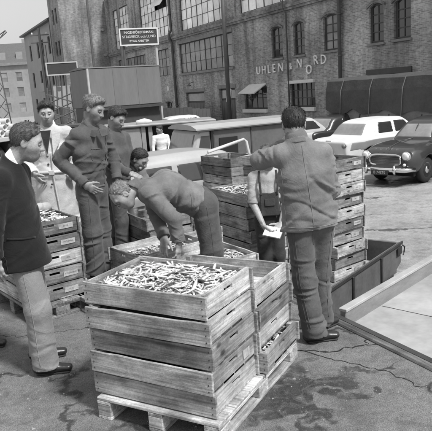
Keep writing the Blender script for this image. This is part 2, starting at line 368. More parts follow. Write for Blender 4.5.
class Cap:      # tapered limb with optional flattened section, folds and end cuts
    def __init__(s, a, b, ra, rb, k=0.04, lat=None, fold=0.0, nf=4, cuts=(), j=(1, 1)):
        s.a, s.b, s.k, s.fold, s.nf, s.cuts, s.j = A3(a), A3(b), k, fold, nf, cuts, j
        s.ra = ra if isinstance(ra, (tuple, list)) else (ra, ra); s.rb = rb if isinstance(rb, (tuple, list)) else (rb, rb)
        s.lat = None if lat is None else A3(lat)/np.linalg.norm(lat); s.cr = []
        if fold:
            Ln = np.linalg.norm(s.b-s.a)+1e-6; rg = np.random
            for i in range(int(nf*2.6)):
                e = rg.rand(); t0 = (rg.beta(1, 4) if e < 0.45*j[0] else 1-rg.beta(1, 4) if e < 0.9 else rg.rand())
                s.cr.append((t0, rg.uniform(-1, 1)*(0.075 if s.lat is None else 0.16)/Ln, rg.uniform(0.009, 0.02)*(1 if s.lat is None else 1.5)/Ln, rg.uniform(0.5, 1.35)*(1 if rg.rand() < 0.7 else -0.8), rg.uniform(0, 6.28), rg.choice((1, 2, 3))))
    def bounds(s):
        r = max(s.ra+s.rb)+0.03; return np.minimum(s.a, s.b)-r, np.maximum(s.a, s.b)+r
    def ev(s, P):
        ba = s.b-s.a; L2 = ba@ba+1e-12; q = P-s.a; t = np.clip((q@ba)/L2, 0, 1)
        q = q-t[..., None]*ba
        rl = s.ra[0]+(s.rb[0]-s.ra[0])*t; rd = s.ra[1]+(s.rb[1]-s.ra[1])*t
        ax = ba/math.sqrt(L2)
        lat = s.lat if s.lat is not None else np.cross(ax, [0.3, 0.9, 0.31])
        lat = lat-(lat@ax)*ax; lat /= np.linalg.norm(lat)+1e-9
        ql = q@lat
        if s.lat is not None:
            qq = np.maximum((q*q).sum(-1)-ql*ql, 0); m = np.minimum(rl, rd)
            d = (np.sqrt((ql/rl)**2+qq/rd**2)-1)*m
        else: d = np.sqrt((q*q).sum(-1))-rl
        if s.fold:
            dep = np.cross(ax, lat); an = np.arctan2(q@dep, ql); wv = 0.0
            for (t0, m, sg_, am, ph, pw) in s.cr:
                x = (t-t0-m*np.sin(an-ph))/sg_; wv = wv+am*1.15*(np.exp(-np.abs(x)*1.15)-0.55*np.exp(-(x-1.5)**2))*(0.5+0.5*np.cos(an-ph))**pw
            d = d-s.fold*wv
        for (pt, n) in s.cuts:
            d = np.maximum(d, -((P-A3(pt))@(A3(n)/np.linalg.norm(n))))
        return d
class Ell:
    def __init__(s, c, r, k=0.02, rot=None, sub=False): s.c, s.r, s.k, s.rot, s.sub = A3(c), A3(r), k, rot, sub
    def bounds(s): m = s.r.max()+0.03; return s.c-m, s.c+m
    def ev(s, P):
        q = P-s.c
        if s.rot is not None: q = q@s.rot
        return (np.sqrt(((q/s.r)**2).sum(-1))-1)*s.r.min()
def net(prims, cell, post=None, pad=0.03):
    lo = np.min([p.bounds()[0] for p in prims if not getattr(p, 'sub', False)], 0)-pad; hi = np.max([p.bounds()[1] for p in prims if not getattr(p, 'sub', False)], 0)+pad
    n = np.ceil((hi-lo)/cell).astype(int)+1
    D = np.full(n, 0.5); gx = [lo[i]+cell*np.arange(n[i]) for i in range(3)]
    for p in prims:
        b0, b1 = p.bounds(); b0 = b0-p.k-2*cell; b1 = b1+p.k+2*cell
        i0 = np.clip(np.floor((b0-lo)/cell).astype(int), 0, n); i1 = np.clip(np.ceil((b1-lo)/cell).astype(int)+1, 0, n)
        if (i1 <= i0).any(): continue
        sl = tuple(slice(i0[i], i1[i]) for i in range(3))
        P = np.stack(np.meshgrid(gx[0][sl[0]], gx[1][sl[1]], gx[2][sl[2]], indexing='ij'), -1)
        d = p.ev(P)
        D[sl] = smax(D[sl], -d, p.k) if getattr(p, 'sub', False) else smin(D[sl], d, p.k)
    if post is not None:
        P = np.stack(np.meshgrid(*gx, indexing='ij'), -1); D = post(P, D)
    return surface_nets(D, lo, cell)
def np_mesh(name, pieces, m, org=(0, 0, 0)):
    V = []; F = []; o = 0
    for v, f in pieces:
        V.append(v-A3(org)); F.append(f+o); o += len(v)
    V = np.concatenate(V); F = np.concatenate(F)
    me = bpy.data.meshes.new(name); me.vertices.add(len(V)); me.vertices.foreach_set('co', V.astype(np.float32).ravel())
    me.loops.add(len(F)*4); me.loops.foreach_set('vertex_index', F.astype(np.int32).ravel()); me.polygons.add(len(F))
    me.polygons.foreach_set('loop_start', np.arange(0, len(F)*4, 4, dtype=np.int32)); me.polygons.foreach_set('loop_total', np.full(len(F), 4, np.int32))
    me.update(calc_edges=True); me.validate(); me.materials.append(MATS[m]); me.shade_smooth()
    return me
# ================================================================== SETTING
# lot: one sheet to the horizon; quay: raised slab on the camera's side
tag(part('ground', MB().box(-900, -900, LOT-0.5, 900, 900, LOT), 'lot_asphalt', None), kind='structure')
quay = MB()
pts = [uv(-30, DOCKV), uv(24, DOCKV), uv(24, -30), uv(-30, -30)]
quay.prism([(p.x, p.y) for p in pts], LOT-0.2, 0.0, 'z')
tag(part('quay', quay, 'quay_asphalt', None), kind='structure')
# timber edge of the quay, laid in lengths
edge = tag(thing('quay_edge', 'dark timber edging along the lip of the quay', 'edging', uv(0, DOCKV, 0), FROT))
for i, (a, b) in enumerate(((-7.4, -3.9), (-3.88, 0.1), (0.12, 3.9))):
    part('beam', MB().box(-b, -0.085, -0.12, -a, 0.03, 0.012+0.003*i), 'beam_wood', edge, bevel=0.012)
for i, (a, b) in enumerate(((3.92, 8.0), (8.02, 12))):
    part('beam', MB().box(-b, -0.085, -0.12, -a, 0.03, 0.014), 'beam_wood', edge, bevel=0.012)
part('iron_strip', MB().box(-10, -0.018, 0.016, 6, 0.034, 0.022), 'steel_dark', edge)

def crack(pts, w0):
    rg = random.Random(int(w0*9000)); P = [Vector((x, y)) for x, y in pts]; q = []
    for a, b in zip(P[:-1], P[1:]):
        n = max(2, int((b-a).length/0.035)); nn = (b-a).orthogonal().normalized()
        for i in range(n): q.append(a.lerp(b, i/n)+nn*rg.gauss(0, 0.011))
    mb = MB()
    for i in range(len(q)-1):
        d = (q[i+1]-q[i]).normalized().orthogonal()
        mb.v += [tuple(q[i]+d*w0*rg.uniform(0.2, 1.2))+(0.0025,), tuple(q[i]-d*w0*rg.uniform(0.2, 1.2))+(0.0025,)]
    for i in range(len(q)-2): mb.f.append((2*i, 2*i+1, 2*i+3, 2*i+2))
    part('crack', mb, 'hole_dark', bpy.data.objects['quay'])
crack([(0.33, 3.95), (0.56, 4.12), (0.77, 4.03), (0.94, 4.09), (1.06, 4.14), (1.13, 4.3), (1.05, 4.5), (0.93, 4.66)], 0.009)
crack([(1.06, 4.12), (1.17, 4.10), (1.23, 3.98)], 0.007)
crack([(0.56, 4.10), (0.81, 3.88), (1.1, 3.68), (1.28, 3.38)], 0.005)
crack([(-2.3, 4.9), (-1.7, 4.75), (-1.1, 4.85), (-0.85, 4.6)], 0.004)
# grit and chips lying on the quay, too small to count
gv_ = []; gf_ = []; rg_ = np.random.RandomState(3)
for i in range(2600):
    x = rg_.uniform(-2.2, 1.5); y = rg_.uniform(2.6, 6.5)
    if x*E2.x+y*E2.y > DOCKV-0.1: continue
    r_ = rg_.gamma(2.0, 0.0016)+0.0012; k = len(gv_); a0_ = rg_.uniform(0, 6.28)
    for j in range(3): gv_.append((x+r_*math.cos(a0_+2.1*j)*rg_.uniform(0.6, 1.4), y+r_*math.sin(a0_+2.1*j)*rg_.uniform(0.6, 1.4), 0.0005))
    gv_.append((x, y, r_*rg_.uniform(0.5, 1.0))); gf_ += [(k, k+1, k+3), (k+1, k+2, k+3), (k+2, k, k+3)]
gm_ = bpy.data.meshes.new('grit'); gm_.from_pydata(gv_, [], gf_); gm_.materials.append(mat('grit_stone', 0.22, 0.9, 0.6, 90, bmp=0))
tag(link('grit', gm_), 'fine grit and chips scattered over the quay', 'grit', None, 'stuff')
def wall_holes(x0, x1, z0, z1, holes, depth=0.3, back=None):
    mb = MB(); xs = sorted({x0, x1, *[h[0] for h in holes], *[h[1] for h in holes]}); zs = sorted({z0, z1, *[h[2] for h in holes], *[h[3] for h in holes]})
    xs = [x for x in xs if x0 <= x <= x1]; zs = [z for z in zs if z0 <= z <= z1]
    def inh(x, z): return any(h[0] < x < h[1] and h[2] < z < h[3] for h in holes)
    for i in range(len(xs)-1):
        for j in range(len(zs)-1):
            if inh((xs[i]+xs[i+1])/2, (zs[j]+zs[j+1])/2): continue
            k = len(mb.v); mb.v += [(xs[i], 0, zs[j]), (xs[i+1], 0, zs[j]), (xs[i+1], 0, zs[j+1]), (xs[i], 0, zs[j+1])]; mb.f.append((k, k+1, k+2, k+3))
    for (a, b, c, d) in holes:
        for q in ([(a, 0, c), (a, depth, c), (a, depth, d), (a, 0, d)], [(b, 0, c), (b, 0, d), (b, depth, d), (b, depth, c)], [(a, 0, d), (a, depth, d), (b, depth, d), (b, 0, d)], [(a, 0, c), (b, 0, c), (b, depth, c), (a, depth, c)]):
            k = len(mb.v); mb.v += q; mb.f.append((k, k+1, k+2, k+3))
    B = back or 10
    k = len(mb.v); mb.v += [(x0, 0, z0), (x1, 0, z0), (x1, B, z0), (x0, B, z0), (x0, 0, z1), (x1, 0, z1), (x1, B, z1), (x0, B, z1)]
    mb.f += [(k+1, k+2, k+6, k+5), (k+2, k+3, k+7, k+6), (k+3, k, k+4, k+7), (k+4, k+5, k+6, k+7)]
    return mb
_pane = {}
def window(par, x0, x1, z0, z1, nx, nz, y=0.14, bar=0.05, pane='glass_painted_sky', frame='frame_dark', arch=0.0, heavy=(), skip=(), sub=True):
    fr = MB(); W, H = x1-x0, z1-z0
    b2 = bar*0.5
    fr.box(x0, y-0.04, z0, x0+bar, y+0.04, z1).box(x1-bar, y-0.04, z0, x1, y+0.04, z1).box(x0+bar, y-0.04, z0, x1-bar, y+0.04, z0+bar).box(x0+bar, y-0.04, z1-bar, x1-bar, y+0.04, z1)
    px, pz = (W-2*bar)/nx, (H-2*bar)/nz
    for i in range(1, nx):
        t = b2*(2.2 if i in heavy else 1); x = x0+bar+i*px; fr.box(x-t/2, y-0.03, z0+bar, x+t/2, y+0.03, z1-bar)
    for j in range(1, nz):
        z = z0+bar+j*pz; fr.box(x0+bar, y-0.025, z-b2/2, x1-bar, y+0.025, z+b2/2)
    f = part('window', fr, frame, par)
    key = (round(px, 3), round(pz, 3), pane)
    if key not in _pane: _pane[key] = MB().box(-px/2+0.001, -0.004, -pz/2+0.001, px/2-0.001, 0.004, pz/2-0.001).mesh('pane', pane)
    for i in range(nx):
        for j in range(nz):
            if (i, j) in skip: continue
            link('pane', _pane[key], f, (x0+bar+(i+.5)*px, y, z0+bar+(j+.5)*pz), (R(random.uniform(-1.2, 1.2)), 0, R(random.uniform(-1.2, 1.2))))
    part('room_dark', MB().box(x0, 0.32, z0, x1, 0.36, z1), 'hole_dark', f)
    if arch:   # segmental brick head filling the corners and a projecting hood
        n = 10; arc = [(x0+W*i/n, z1-arch*(2*i/n-1)**2) for i in range(n+1)]
        poly = arc+[(x1, z1+0.01), (x0, z1+0.01)]
        part('arch', MB().prism(poly, 0.003, 0.2, 'y'), 'brick', par)
        hood = [(x0-0.12+(W+0.24)*i/n, z1+0.13-(arch+0.03)*(2*i/n-1)**2) for i in range(n+1)]; low = [(x, z-0.11) for x, z in reversed(hood)]
        part('arch_hood', MB().prism(hood+low, -0.06, 0.02, 'y'), 'brick_dark', par)
        part('sill', MB().box(x0-0.08, -0.1, z0-0.1, x1+0.08, 0.13, z0), 'stone_band', par, bevel=0.01)
    return f

# ---------------- factory
fac = thing('factory_building', 'long brick factory with tall grid windows, cornice and white wall lettering', 'building', uv(0, 18, 0), FROT)
H_ = []
def hole(ua, ub, z0, z1): H_.append((-ua, -ub, z0, z1)); return (-ua, -ub, z0, z1)
big = [hole(54.4, 50.3, 6.15, 9.6), hole(47.5, 41.3, 6.15, 9.6), hole(39.6, 33.0, 6.15, 9.6), hole(31.2, 24.6, 6.15, 9.6)]
low1 = hole(40.2, 32.3, 3.27, 5.3); low2 = hole(44.6, 42.15, 3.27, 5.24); low3 = hole(54.0, 47.0, 3.27, 5.2)
arches = [hole(27.95, 26.88, 3.38, 5.0), hole(25.88, 24.92, 3.38, 5.0), hole(23.41, 22.29, 3.38, 5.02), hole(20.24, 19.38, 3.42, 5.02), hole(18.77, 17.88, 3.44, 5.02), hole(16.6, 15.7, 3.44, 5.02)]
g1 = hole(39.6, 36.6, LOT, 1.9); g2 = hole(34.4, 32.3, LOT, 2.0); gw1 = hole(31.2, 28.65, 0.7, 1.95); gw2 = hole(26.35, 24.2, 0.78, 2.1); sd_ = hole(43.35, 42.25, 0.2, 1.32); rw = hole(20.1, 18.0, 1.2, 2.1)
part('wall', wall_holes(-58.5, -8, LOT-0.1, 11, H_, 0.3, 14), 'brick', fac)
def cells(w_, p): return max(2, round(w_/p))
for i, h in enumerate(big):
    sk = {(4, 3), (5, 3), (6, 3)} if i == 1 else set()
    window(fac, *h, cells(h[1]-h[0], 0.82), 5, heavy=(3, 6), skip=sk, pane='glass_painted_sky')
    if i == 1:   # ventilator panes swung out
        x0 = h[0]+0.05; px = (h[1]-h[0]-0.1)/cells(h[1]-h[0], 0.82); pz = (3.45-0.1)/5
        mb = MB().box(-px*1.5, -0.01, -pz, px*1.5, 0.01, 0)
        part('vent_sash', mb, 'glass_painted_sky', fac, (x0+5.5*px, 0.02, h[2]+0.05+4*pz), (R(-38), 0, 0))
window(fac, *low1, 10, 3, heavy=(2, 5, 8), pane='glass_mid' if 'glass_mid' in MATS else mat('glass_mid', 0.2, 0.12, 0.4, 0.9, bmp=0.1, bscale=3, spec=0.8, rvar=0.35).name)
window(fac, *low2, 3, 3, pane='glass_mid'); window(fac, *low3, 9, 3, pane='glass_mid')
for h in arches: window(fac, *h, 2, 4, arch=0.16, bar=0.09, pane='glass_dark' if h[0] != -23.41 else 'glass_mid')
window(fac, *gw1, 4, 2, bar=0.08, pane='glass_dark'); window(fac, *gw2, 5, 3, bar=0.08, pane='glass_dark'); window(fac, *sd_, 2, 3, bar=0.07, pane='glass_dark', arch=0.12)
window(fac, *rw, 3, 2, bar=0.08, pane='glass_dark')
# gates
for (a, b, c, d) in (g1, g2):
    gt = part('gate', MB().box(a, 0.16, c, b, 0.2, d), 'frame_dark', fac)
    n = 6; wd = (b-a)/n
    for i in range(n): part('plank', MB().box(a+i*wd+0.015, 0.12, c, a+(i+1)*wd-0.015, 0.158, d-0.75), 'van_dark', gt)
    part('fanlight', MB().box(a+0.1, 0.13, d-0.62, b-0.1, 0.15, d-0.12), 'glass_mid', gt)
    part('lintel', MB().box(a-0.15, -0.03, d, b+0.15, 0.05, d+0.22), 'stone_band', fac)
# sills and blinds
part('sill', MB().box(gw1[0]-0.1, -0.14, 0.5, gw1[1]+0.05, 0.05, 0.7), 'paint_white', fac, bevel=0.01)
part('sill', MB().box(gw2[0]-0.05, -0.14, 0.58, gw2[1]+0.05, 0.05, 0.78), 'paint_white', fac, bevel=0.01)
part('blind', MB().box(gw2[0]-0.05, -0.16, 1.98, gw2[1]+0.05, 0.06, 2.14), 'canvas', fac, bevel=0.02)
aw = MB(); ax0, ax1 = gw1[0]+0.65, gw1[1]-0.05
aw.prism([(0.0, 2.12), (-0.8, 1.66), (-0.8, 1.6), (-0.78, 1.6), (0.0, 2.06)], ax0, ax1, 'x'); part('awning', aw, 'canvas', fac)
part('awning_arm', MB().tube([(ax1-0.05, -0.02, 1.5), (ax1-0.05, -0.78, 1.62)], 0.02), 'frame_dark', fac)
part('awning_arm', MB().tube([(ax0+0.05, -0.02, 1.5), (ax0+0.05, -0.78, 1.62)], 0.02), 'frame_dark', fac)
# slanted white board by the pole
part('notice_board', MB().box(-0.28, -0.02, -0.55, 0.28, 0.02, 0.55), 'paint_white', fac, (-31.75, -0.75, 1.55), (R(8), R(32), 0))
# cornices, bands, piers
part('cornice', MB().box(-58.5, -0.22, 5.78, -8, 0.02, 5.92).box(-58.5, -0.16, 5.66, -8, 0.02, 5.78).box(-58.5, -0.1, 5.92, -8, 0.02, 6.1), 'brick_dark', fac)
part('sill', MB().box(low1[0]-0.1, -0.1, 3.12, low1[1]+0.1, 0.06, 3.27), 'stone_band', fac, bevel=0.01)
part('lintel', MB().box(low1[0]-0.1, -0.05, 5.3, low1[1]+0.1, 0.06, 5.5), 'stone_band', fac)
part('lintel', MB().box(-20.4, -0.08, 2.12, -17.8, 0.06, 2.34), 'frame_dark', fac)
for u in (40.45, 32.1, 48.9, 55.8, 23.9): part('pier', MB().box(-u-0.45, -0.09, 6.1, -u+0.45, 0.02, 11), 'brick', fac)
part('base_course', MB().box(-58.5, -0.08, LOT, -39.75, 0.02, 0.0).box(-36.4, -0.08, LOT, -34.6, 0.02, 0.0).box(-32.1, -0.08, LOT, -8, 0.02, 0.0), 'stone_band', fac)
for u, r in ((41.0, 0.10), (26.25, 0.045), (22.05, 0.085)):
    dp = part('downpipe', MB().tube([(-u, -0.16, LOT), (-u, -0.16, 5.5), (-u, -0.34, 5.75), (-u, -0.34, 6.1), (-u, -0.16, 6.4), (-u, -0.16, 11)], r, 10), 'cast_iron', fac, smooth=True)
    for z in (1.0, 3.1, 4.9, 7.5): part('bracket', MB().lathe([(r*1.35, -0.03), (r*1.35, 0.03)], 'z', 12, (-u, -0.16, z)), 'cast_iron', dp)
part('wall_lamp', MB().lathe([(0.03, 0.0), (0.16, -0.08), (0.18, -0.13)], 'z', 14, (-38.2, -0.35, 2.45)).tube([(-38.2, 0, 2.6), (-38.2, -0.35, 2.5)], 0.02), 'cast_iron', fac)
part('wall_plate', MB().lathe([(0.2, -0.04), (0.2, -0.01)], 'y', 18, (-42.75, 0, 2.3)), 'paint_white', fac)
mat('paint_letter', 0.75, 0.5, 0.15, 3)
# lettering, one letter slipped and hanging loose
for ch, u, z, tilt in (('U', 29.35, 2.83, 0), ('H', 28.75, 2.83, 0), ('L', 28.2, 2.84, 0), ('E', 27.72, 2.85, 0), ('N', 27.05, 2.86, 0), ('&', 26.15, 2.86, 0), ('N', 25.35, 2.95, -3), ('O', 24.55, 2.60, 14), ('R', 23.98, 3.02, 3), ('D', 23.38, 3.0, -2)):
    link('letter', text_mesh(ch, 0.62 if ch != '&' else 0.46, 0.03, 'paint_letter', 0.0), fac, (-u, -0.06, z), (R(90), R(-tilt), 0))

# ---------------- tall brick block and the lower wing joined to it
def uvbox(name, label, cat, u0, u1, v0, v1, z1): return thing(name, label, cat, uv(0, v0, 0), FROT)
tow = thing('brick_tower', 'tall dark brick block with blank side wall behind the box truck', 'building', uv(0, 13.6, 0), FROT)
hs = [(-59.2, -58.5, z, z+1.35) for z in (3.0, 6.1, 9.0, 12.0)]+[(-58.0, -57.3, z, z+1.35) for z in (3.0, 6.1, 9.0, 12.0)]
wl = wall_holes(-60.6, -56.4, LOT-0.1, 18, hs, 0.25, 18); part('wall', wl, 'brick_dark', tow)
for h in hs: window(tow, *h, 1, 2, bar=0.08, pane='glass_dark', frame='frame_dark')
part('roof', MB().box(-60.8, -0.2, 18, -56.2, 18, 18.3), 'stone_band', tow)
for z_ in (8.2, 5.9): part('insulator', MB().tube([(-56.4, 3.9, z_), (-56.12, 3.9, z_)], 0.13), 'paint_grey', tow)
wing = thing('rendered_wing', 'pale rendered three storey wing left of the tall brick block', 'building', uv(0, 13.9, 0), FROT)
hs = []
for z in (0.6, 3.6, 6.7):
    for x in (-74, -69.6, -67.2, -63.8 if z != 3.6 else -63.9): hs.append((x, x+1.15, z, z+1.75))
part('wall', wall_holes(-76.6, -60.75, LOT-0.1, 9.75, hs, 0.25, 10), 'plaster', wing)
for h in hs: window(wing, *h, 1, 2, bar=0.1, pane='glass_dark')
rf = MB().prism([(-0.45, 9.72), (-0.45, 9.9), (5, 12.0), (10.4, 9.9), (10.4, 9.72)], -76.9, -60.76, 'x'); part('roof', rf, 'cast_iron', wing)
part('downpipe', MB().tube([(-61.2, -0.15, LOT), (-61.2, -0.15, 9.7)], 0.1), 'cast_iron', wing)
part('balcony', MB().box(-67, -0.9, 3.0, -64, 0, 3.15).box(-67, -0.9, 3.15, -64, -0.85, 3.9), 'plaster', wing)
mast = thing('utility_mast', 'dark lattice mast with crossarms before the rendered wing', 'mast', uv(60.2, 12.4, LOT))
part('pole', MB().tube([(0, 0, 0), (0, 0, 9.6)], [0.17, 0.12]), 'cast_iron', mast)
for z in (8.2, 8.9): part('crossarm', MB().box(-0.9, -0.05, z, 0.9, 0.05, z+0.1), 'cast_iron', mast)
for x in (-0.7, 0, 0.7): part('insulator', MB().lathe([(0.05, 0), (0.09, 0.08), (0.05, 0.22)], 'z', 10, (x, 0, 9.0)), 'paint_white', mast)
part('ladder_rail', MB().tube([(0.25, -0.2, 0), (0.2, -0.15, 8)], 0.04), 'cast_iron', mast); part('ladder_rail', MB().tube([(0.55, -0.2, 0), (0.5, -0.15, 8)], 0.04), 'cast_iron', mast)

# ---------------- far building with attic roof, crane behind
fb = thing('far_building', 'hazy grey five storey building far off at the left edge', 'building', (-45.5, 118, 0), R(8))
hs = []
for z in (0.3, 3.3, 6.2):
    for i in range(9): hs.append((-14+i*2.8, -14+i*2.8+1.2, z, z+1.8))
part('wall', wall_holes(-16, 13, LOT-0.1, 9.3, hs, 0.3, 14), 'plaster_far', fb)
for h in hs: window(fb, *h, 1, 2, bar=0.1, pane='glass_mid', frame='plaster_far')
part('cornice', MB().box(-16.3, -0.5, 9.3, 13.3, 0, 9.8), 'stone_band', fb)
part('roof', MB().prism([(-0.3, 9.8), (2.2, 13.6), (11.5, 13.6), (14.2, 9.8)], -16.2, 13.2, 'x'), 'cast_iron', fb)
for x in (-9, 2, 9.6): part('chimney', MB().box(x, 5, 13.4, x+2.2, 6.4, 14.6), 'plaster_far', fb)
for i in range(8): part('dormer', MB().box(-13.5+i*3.2, 0.1, 10.2, -12.3+i*3.2, 1.6, 11.8), 'plaster_far', fb)
cr = thing('harbour_crane', 'grey lattice crane jib rising at the left edge', 'crane', (-25.7, 75, LOT))
part('tower', MB().tube([(-1, 0, 0), (-0.2, 0, 9.5)], 0.07).tube([(1, 0, 0), (0.2, 0, 9.5)], 0.07), 'cast_iron', cr)
jb = MB()
A_, B_ = Vector((-6, 0, 5.6)), Vector((1.9, 0, 11.2)); up_ = Vector((-0.3, 0, 0.55))
jb.tube([A_, B_], 0.06).tube([A_+up_*1.6, B_+up_*0.4], 0.06)
for i in range(9):
    p = A_.lerp(B_, i/9); q = (A_+up_*1.6).lerp(B_+up_*0.4, (i+1)/9); jb.tube([p, q], 0.05, 5); jb.tube([q, A_.lerp(B_, (i+1)/9)], 0.05, 5)
part('jib', jb, 'cast_iron', cr)
br_ = MB()
for i in range(5): br_.tube([(-0.9+0.14*i, 0, 1.6*i), (0.9-0.14*(i+1), 0, 1.6*(i+1))], 0.05, 5).tube([(0.9-0.14*i, 0, 1.6*i), (-0.9+0.14*(i+1), 0, 1.6*(i+1))], 0.05, 5)
part('bracing', br_, 'cast_iron', cr)

# ---------------- signs, poles
sg = thing('post_sign', 'dark sign with three lines of white lettering on two tall posts', 'sign', (-3.46, 33, LOT), R(26.5-8))
part('board', MB().box(-1.0, -0.04, 5.32, 1.0, 0.04, 6.1), 'sign_dark', sg)
part('border', MB().box(-1.06, -0.07, 5.26, 1.06, -0.03, 5.33).box(-1.06, -0.07, 6.09, 1.06, -0.03, 6.16).box(-1.06, -0.07, 5.33, -0.99, -0.03, 6.09).box(0.99, -0.07, 5.33, 1.06, -0.03, 6.09), 'paint_white', sg)
for tx, z, sz in (('INGENIÖRSFIRMAN', 5.93, 0.185), ('STRIDBECK och LUND', 5.71, 0.185), ('BYGG ARBETEN', 5.49, 0.15)):
    link('lettering', text_mesh(tx, sz, 0.008, 'paint_white', 0.002), sg, (0, -0.05, z), (R(90), 0, 0))
part('post', MB().tube([(-0.85, 0.1, 0), (-0.85, 0.1, 6.1)], 0.06), 'cast_iron', sg)
part('post', MB().tube([(0.93, 0.1, 0), (0.93, 0.1, 6.1)], 0.075), 'paint_pale', sg)
lp = thing('lamp_pole', 'tall grey steel pole standing before the factory wall', 'pole', uv(30.6, 16.6, LOT))
part('shaft', MB().tube([(0, 0, 0), (0, 0, 12)], [0.13, 0.1], 10), 'cast_iron', lp, smooth=True); part('base', MB().lathe([(0.2, 0), (0.2, 0.7), (0.14, 0.85)], 'z', 14), 'cast_iron', lp, smooth=True)
for (u, v, h, nm) in ((47.5, 16.2, 12, 'thin dark wooden pole near the sign'), (53.2, 15.4, 12, 'thin grey pole beside the tall brick block')):
    p = thing('wooden_pole', nm, 'pole', uv(u, v, LOT)); part('shaft', MB().tube([(0, 0, 0), (0, 0, h)], [0.12, 0.09]), 'cast_iron', p); part('cap', MB().lathe([(0.12, h), (0.02, h+0.1)], 'z', 10), 'cast_iron', p)
bb = thing('roadside_billboard', 'dark empty billboard in a pale frame on splayed legs', 'billboard', (-9.4, 40, LOT), R(14))
part('panel', MB().box(-0.95, -0.03, 4.35, 0.95, 0.03, 5.05), 'sign_dark', bb)
part('frame', MB().box(-1.02, -0.06, 4.28, 1.02, -0.02, 4.36).box(-1.02, -0.06, 5.04, 1.02, -0.02, 5.12).box(-1.02, -0.06, 4.36, -0.94, -0.02, 5.04).box(0.94, -0.06, 4.36, 1.02, -0.02, 5.04), 'paint_pale', bb)
for x in (-0.75, 0.75): part('leg', MB().tube([(x*1.1, 0, 0), (x, 0, 4.3)], 0.06), 'cast_iron', bb)
part('lower_panel', MB().box(-0.75, -0.02, 2.2, 0.95, 0.02, 3.6), 'plaster', bb)
for i in range(5): part('brace', MB().tube([(-0.7+0.35*i, -0.1, 0.6), (-0.4+0.3*i, -0.1, 4.2)], 0.03, 5), 'cast_iron', bb)
# board fence at the factory foot
fn = thing('board_fence', 'low dark board fence between box truck and factory gates', 'fence', (0, 0, LOT))
P0, P1 = Vector((-5.9, 34.0, 0)), Vector((-0.9, 33.2, 0)); ang = math.atan2((P1-P0).y, (P1-P0).x); me = MB().box(0, -0.02, 0, 0.235, 0.02, 1.85).mesh('board', 'van_dark')
for i in range(21): link('board', me, fn, P0+(P1-P0)*(i/21)+Vector((0, random.uniform(-0.01, 0.01), random.uniform(-0.04, 0.02))), (0, 0, ang))
part('rail', MB().tube([P0+Vector((0, 0.06, 1.4)), P1+Vector((0, 0.06, 1.4))], 0.04, 4), 'van_dark', fn)
fn = thing('gate_hoarding', 'grey plank hoarding in front of the factory gates', 'hoarding', uv(33.2, 16.9, LOT), FROT)
me = MB().box(0, -0.02, 0, 0.29, 0.02, 1.55).mesh('plank', 'paint_mid')
for i in range(14): link('plank', me, fn, (-4.6+i*0.3, random.uniform(-0.012, 0.012), random.uniform(-0.04, 0.03)))
part('rail', MB().box(-4.6, 0.025, 1.1, -0.4, 0.07, 1.2), 'paint_mid', fn)
# scrub and rubble masses at the far left, too distant to count
def bush(name, label, c, r, n, sz, seed):
    rg = np.random.RandomState(seed); V = []; F = []
    for i in range(n):
        d = rg.normal(size=3); d /= np.linalg.norm(d); p = A3(c)+d*A3(r)*rg.uniform(0.5, 1)**0.5*(0.8+0.3*math.sin(7*d[0]+3*d[1])); p[2] = abs(p[2]-c[2])+c[2]
        a = rg.normal(size=3); a /= np.linalg.norm(a); b = np.cross(a, rg.normal(size=3)); b /= np.linalg.norm(b); s = sz*rg.uniform(0.5, 1.3); k = len(V)
        V += [p-a*s, p+b*s*0.5, p+a*s, p-b*s*0.5]; F.append((k, k+1, k+2, k+3))
    me = bpy.data.meshes.new('foliage'); me.from_pydata([tuple(v) for v in V], [], F); me.materials.append(MATS['foliage'])
    o = thing(name, label, 'shrub', c); link('foliage', me, o, -Vector(c)); part('stem', MB().tube([(0, 0, 0), (0.1, 0, r[2]*0.7)], 0.06, 6), 'beam_wood', o)
for i, (x, y, rx, rz, s) in enumerate(((-19.5, 52, 2.4, 1.5, 11), (-15.5, 50, 2.0, 1.2, 12), (-12.9, 47, 1.3, 1.3, 13))):
    bush('shrub', ('broad dark shrub furthest left beneath the far building', 'dark shrub between the far building and rendered wing', 'small dark shrub under the empty billboard')[i], (x, y, LOT), (rx, 1.2, rz), 900, 0.14, s)
# ================================================================== VEHICLES
def poly_sd(poly, X, Z):
    P = np.array(poly, float); d = np.full(X.shape, 1e9); ins = np.zeros(X.shape, bool); n = len(P)
    for i in range(n):
        a, b = P[i], P[(i+1) % n]; e = b-a; wx, wz = X-a[0], Z-a[1]; t = np.clip((wx*e[0]+wz*e[1])/(e@e+1e-12), 0, 1)
        d = np.minimum(d, (wx-t*e[0])**2+(wz-t*e[1])**2)
        if a[1] != b[1]:
            c = ((a[1] <= Z) & (b[1] > Z)) | ((b[1] <= Z) & (a[1] > Z)); xi = a[0]+(Z-a[1])/(b[1]-a[1])*e[0]; ins ^= c & (X < xi)
    d = np.sqrt(d); return np.where(ins, -d, d)
def catmull(poly, n=5):
    P = [np.array(p, float) for p in poly]; out = []; m = len(P)
    for i in range(m):
        a, b, c, d = P[i-1], P[i], P[(i+1) % m], P[(i+2) % m]
        for k in range(n):
            t = k/n; out.append(0.5*((2*b)+(-a+c)*t+(2*a-5*b+4*c-d)*t*t+(-a+3*b-3*c+d)*t**3))
    return out
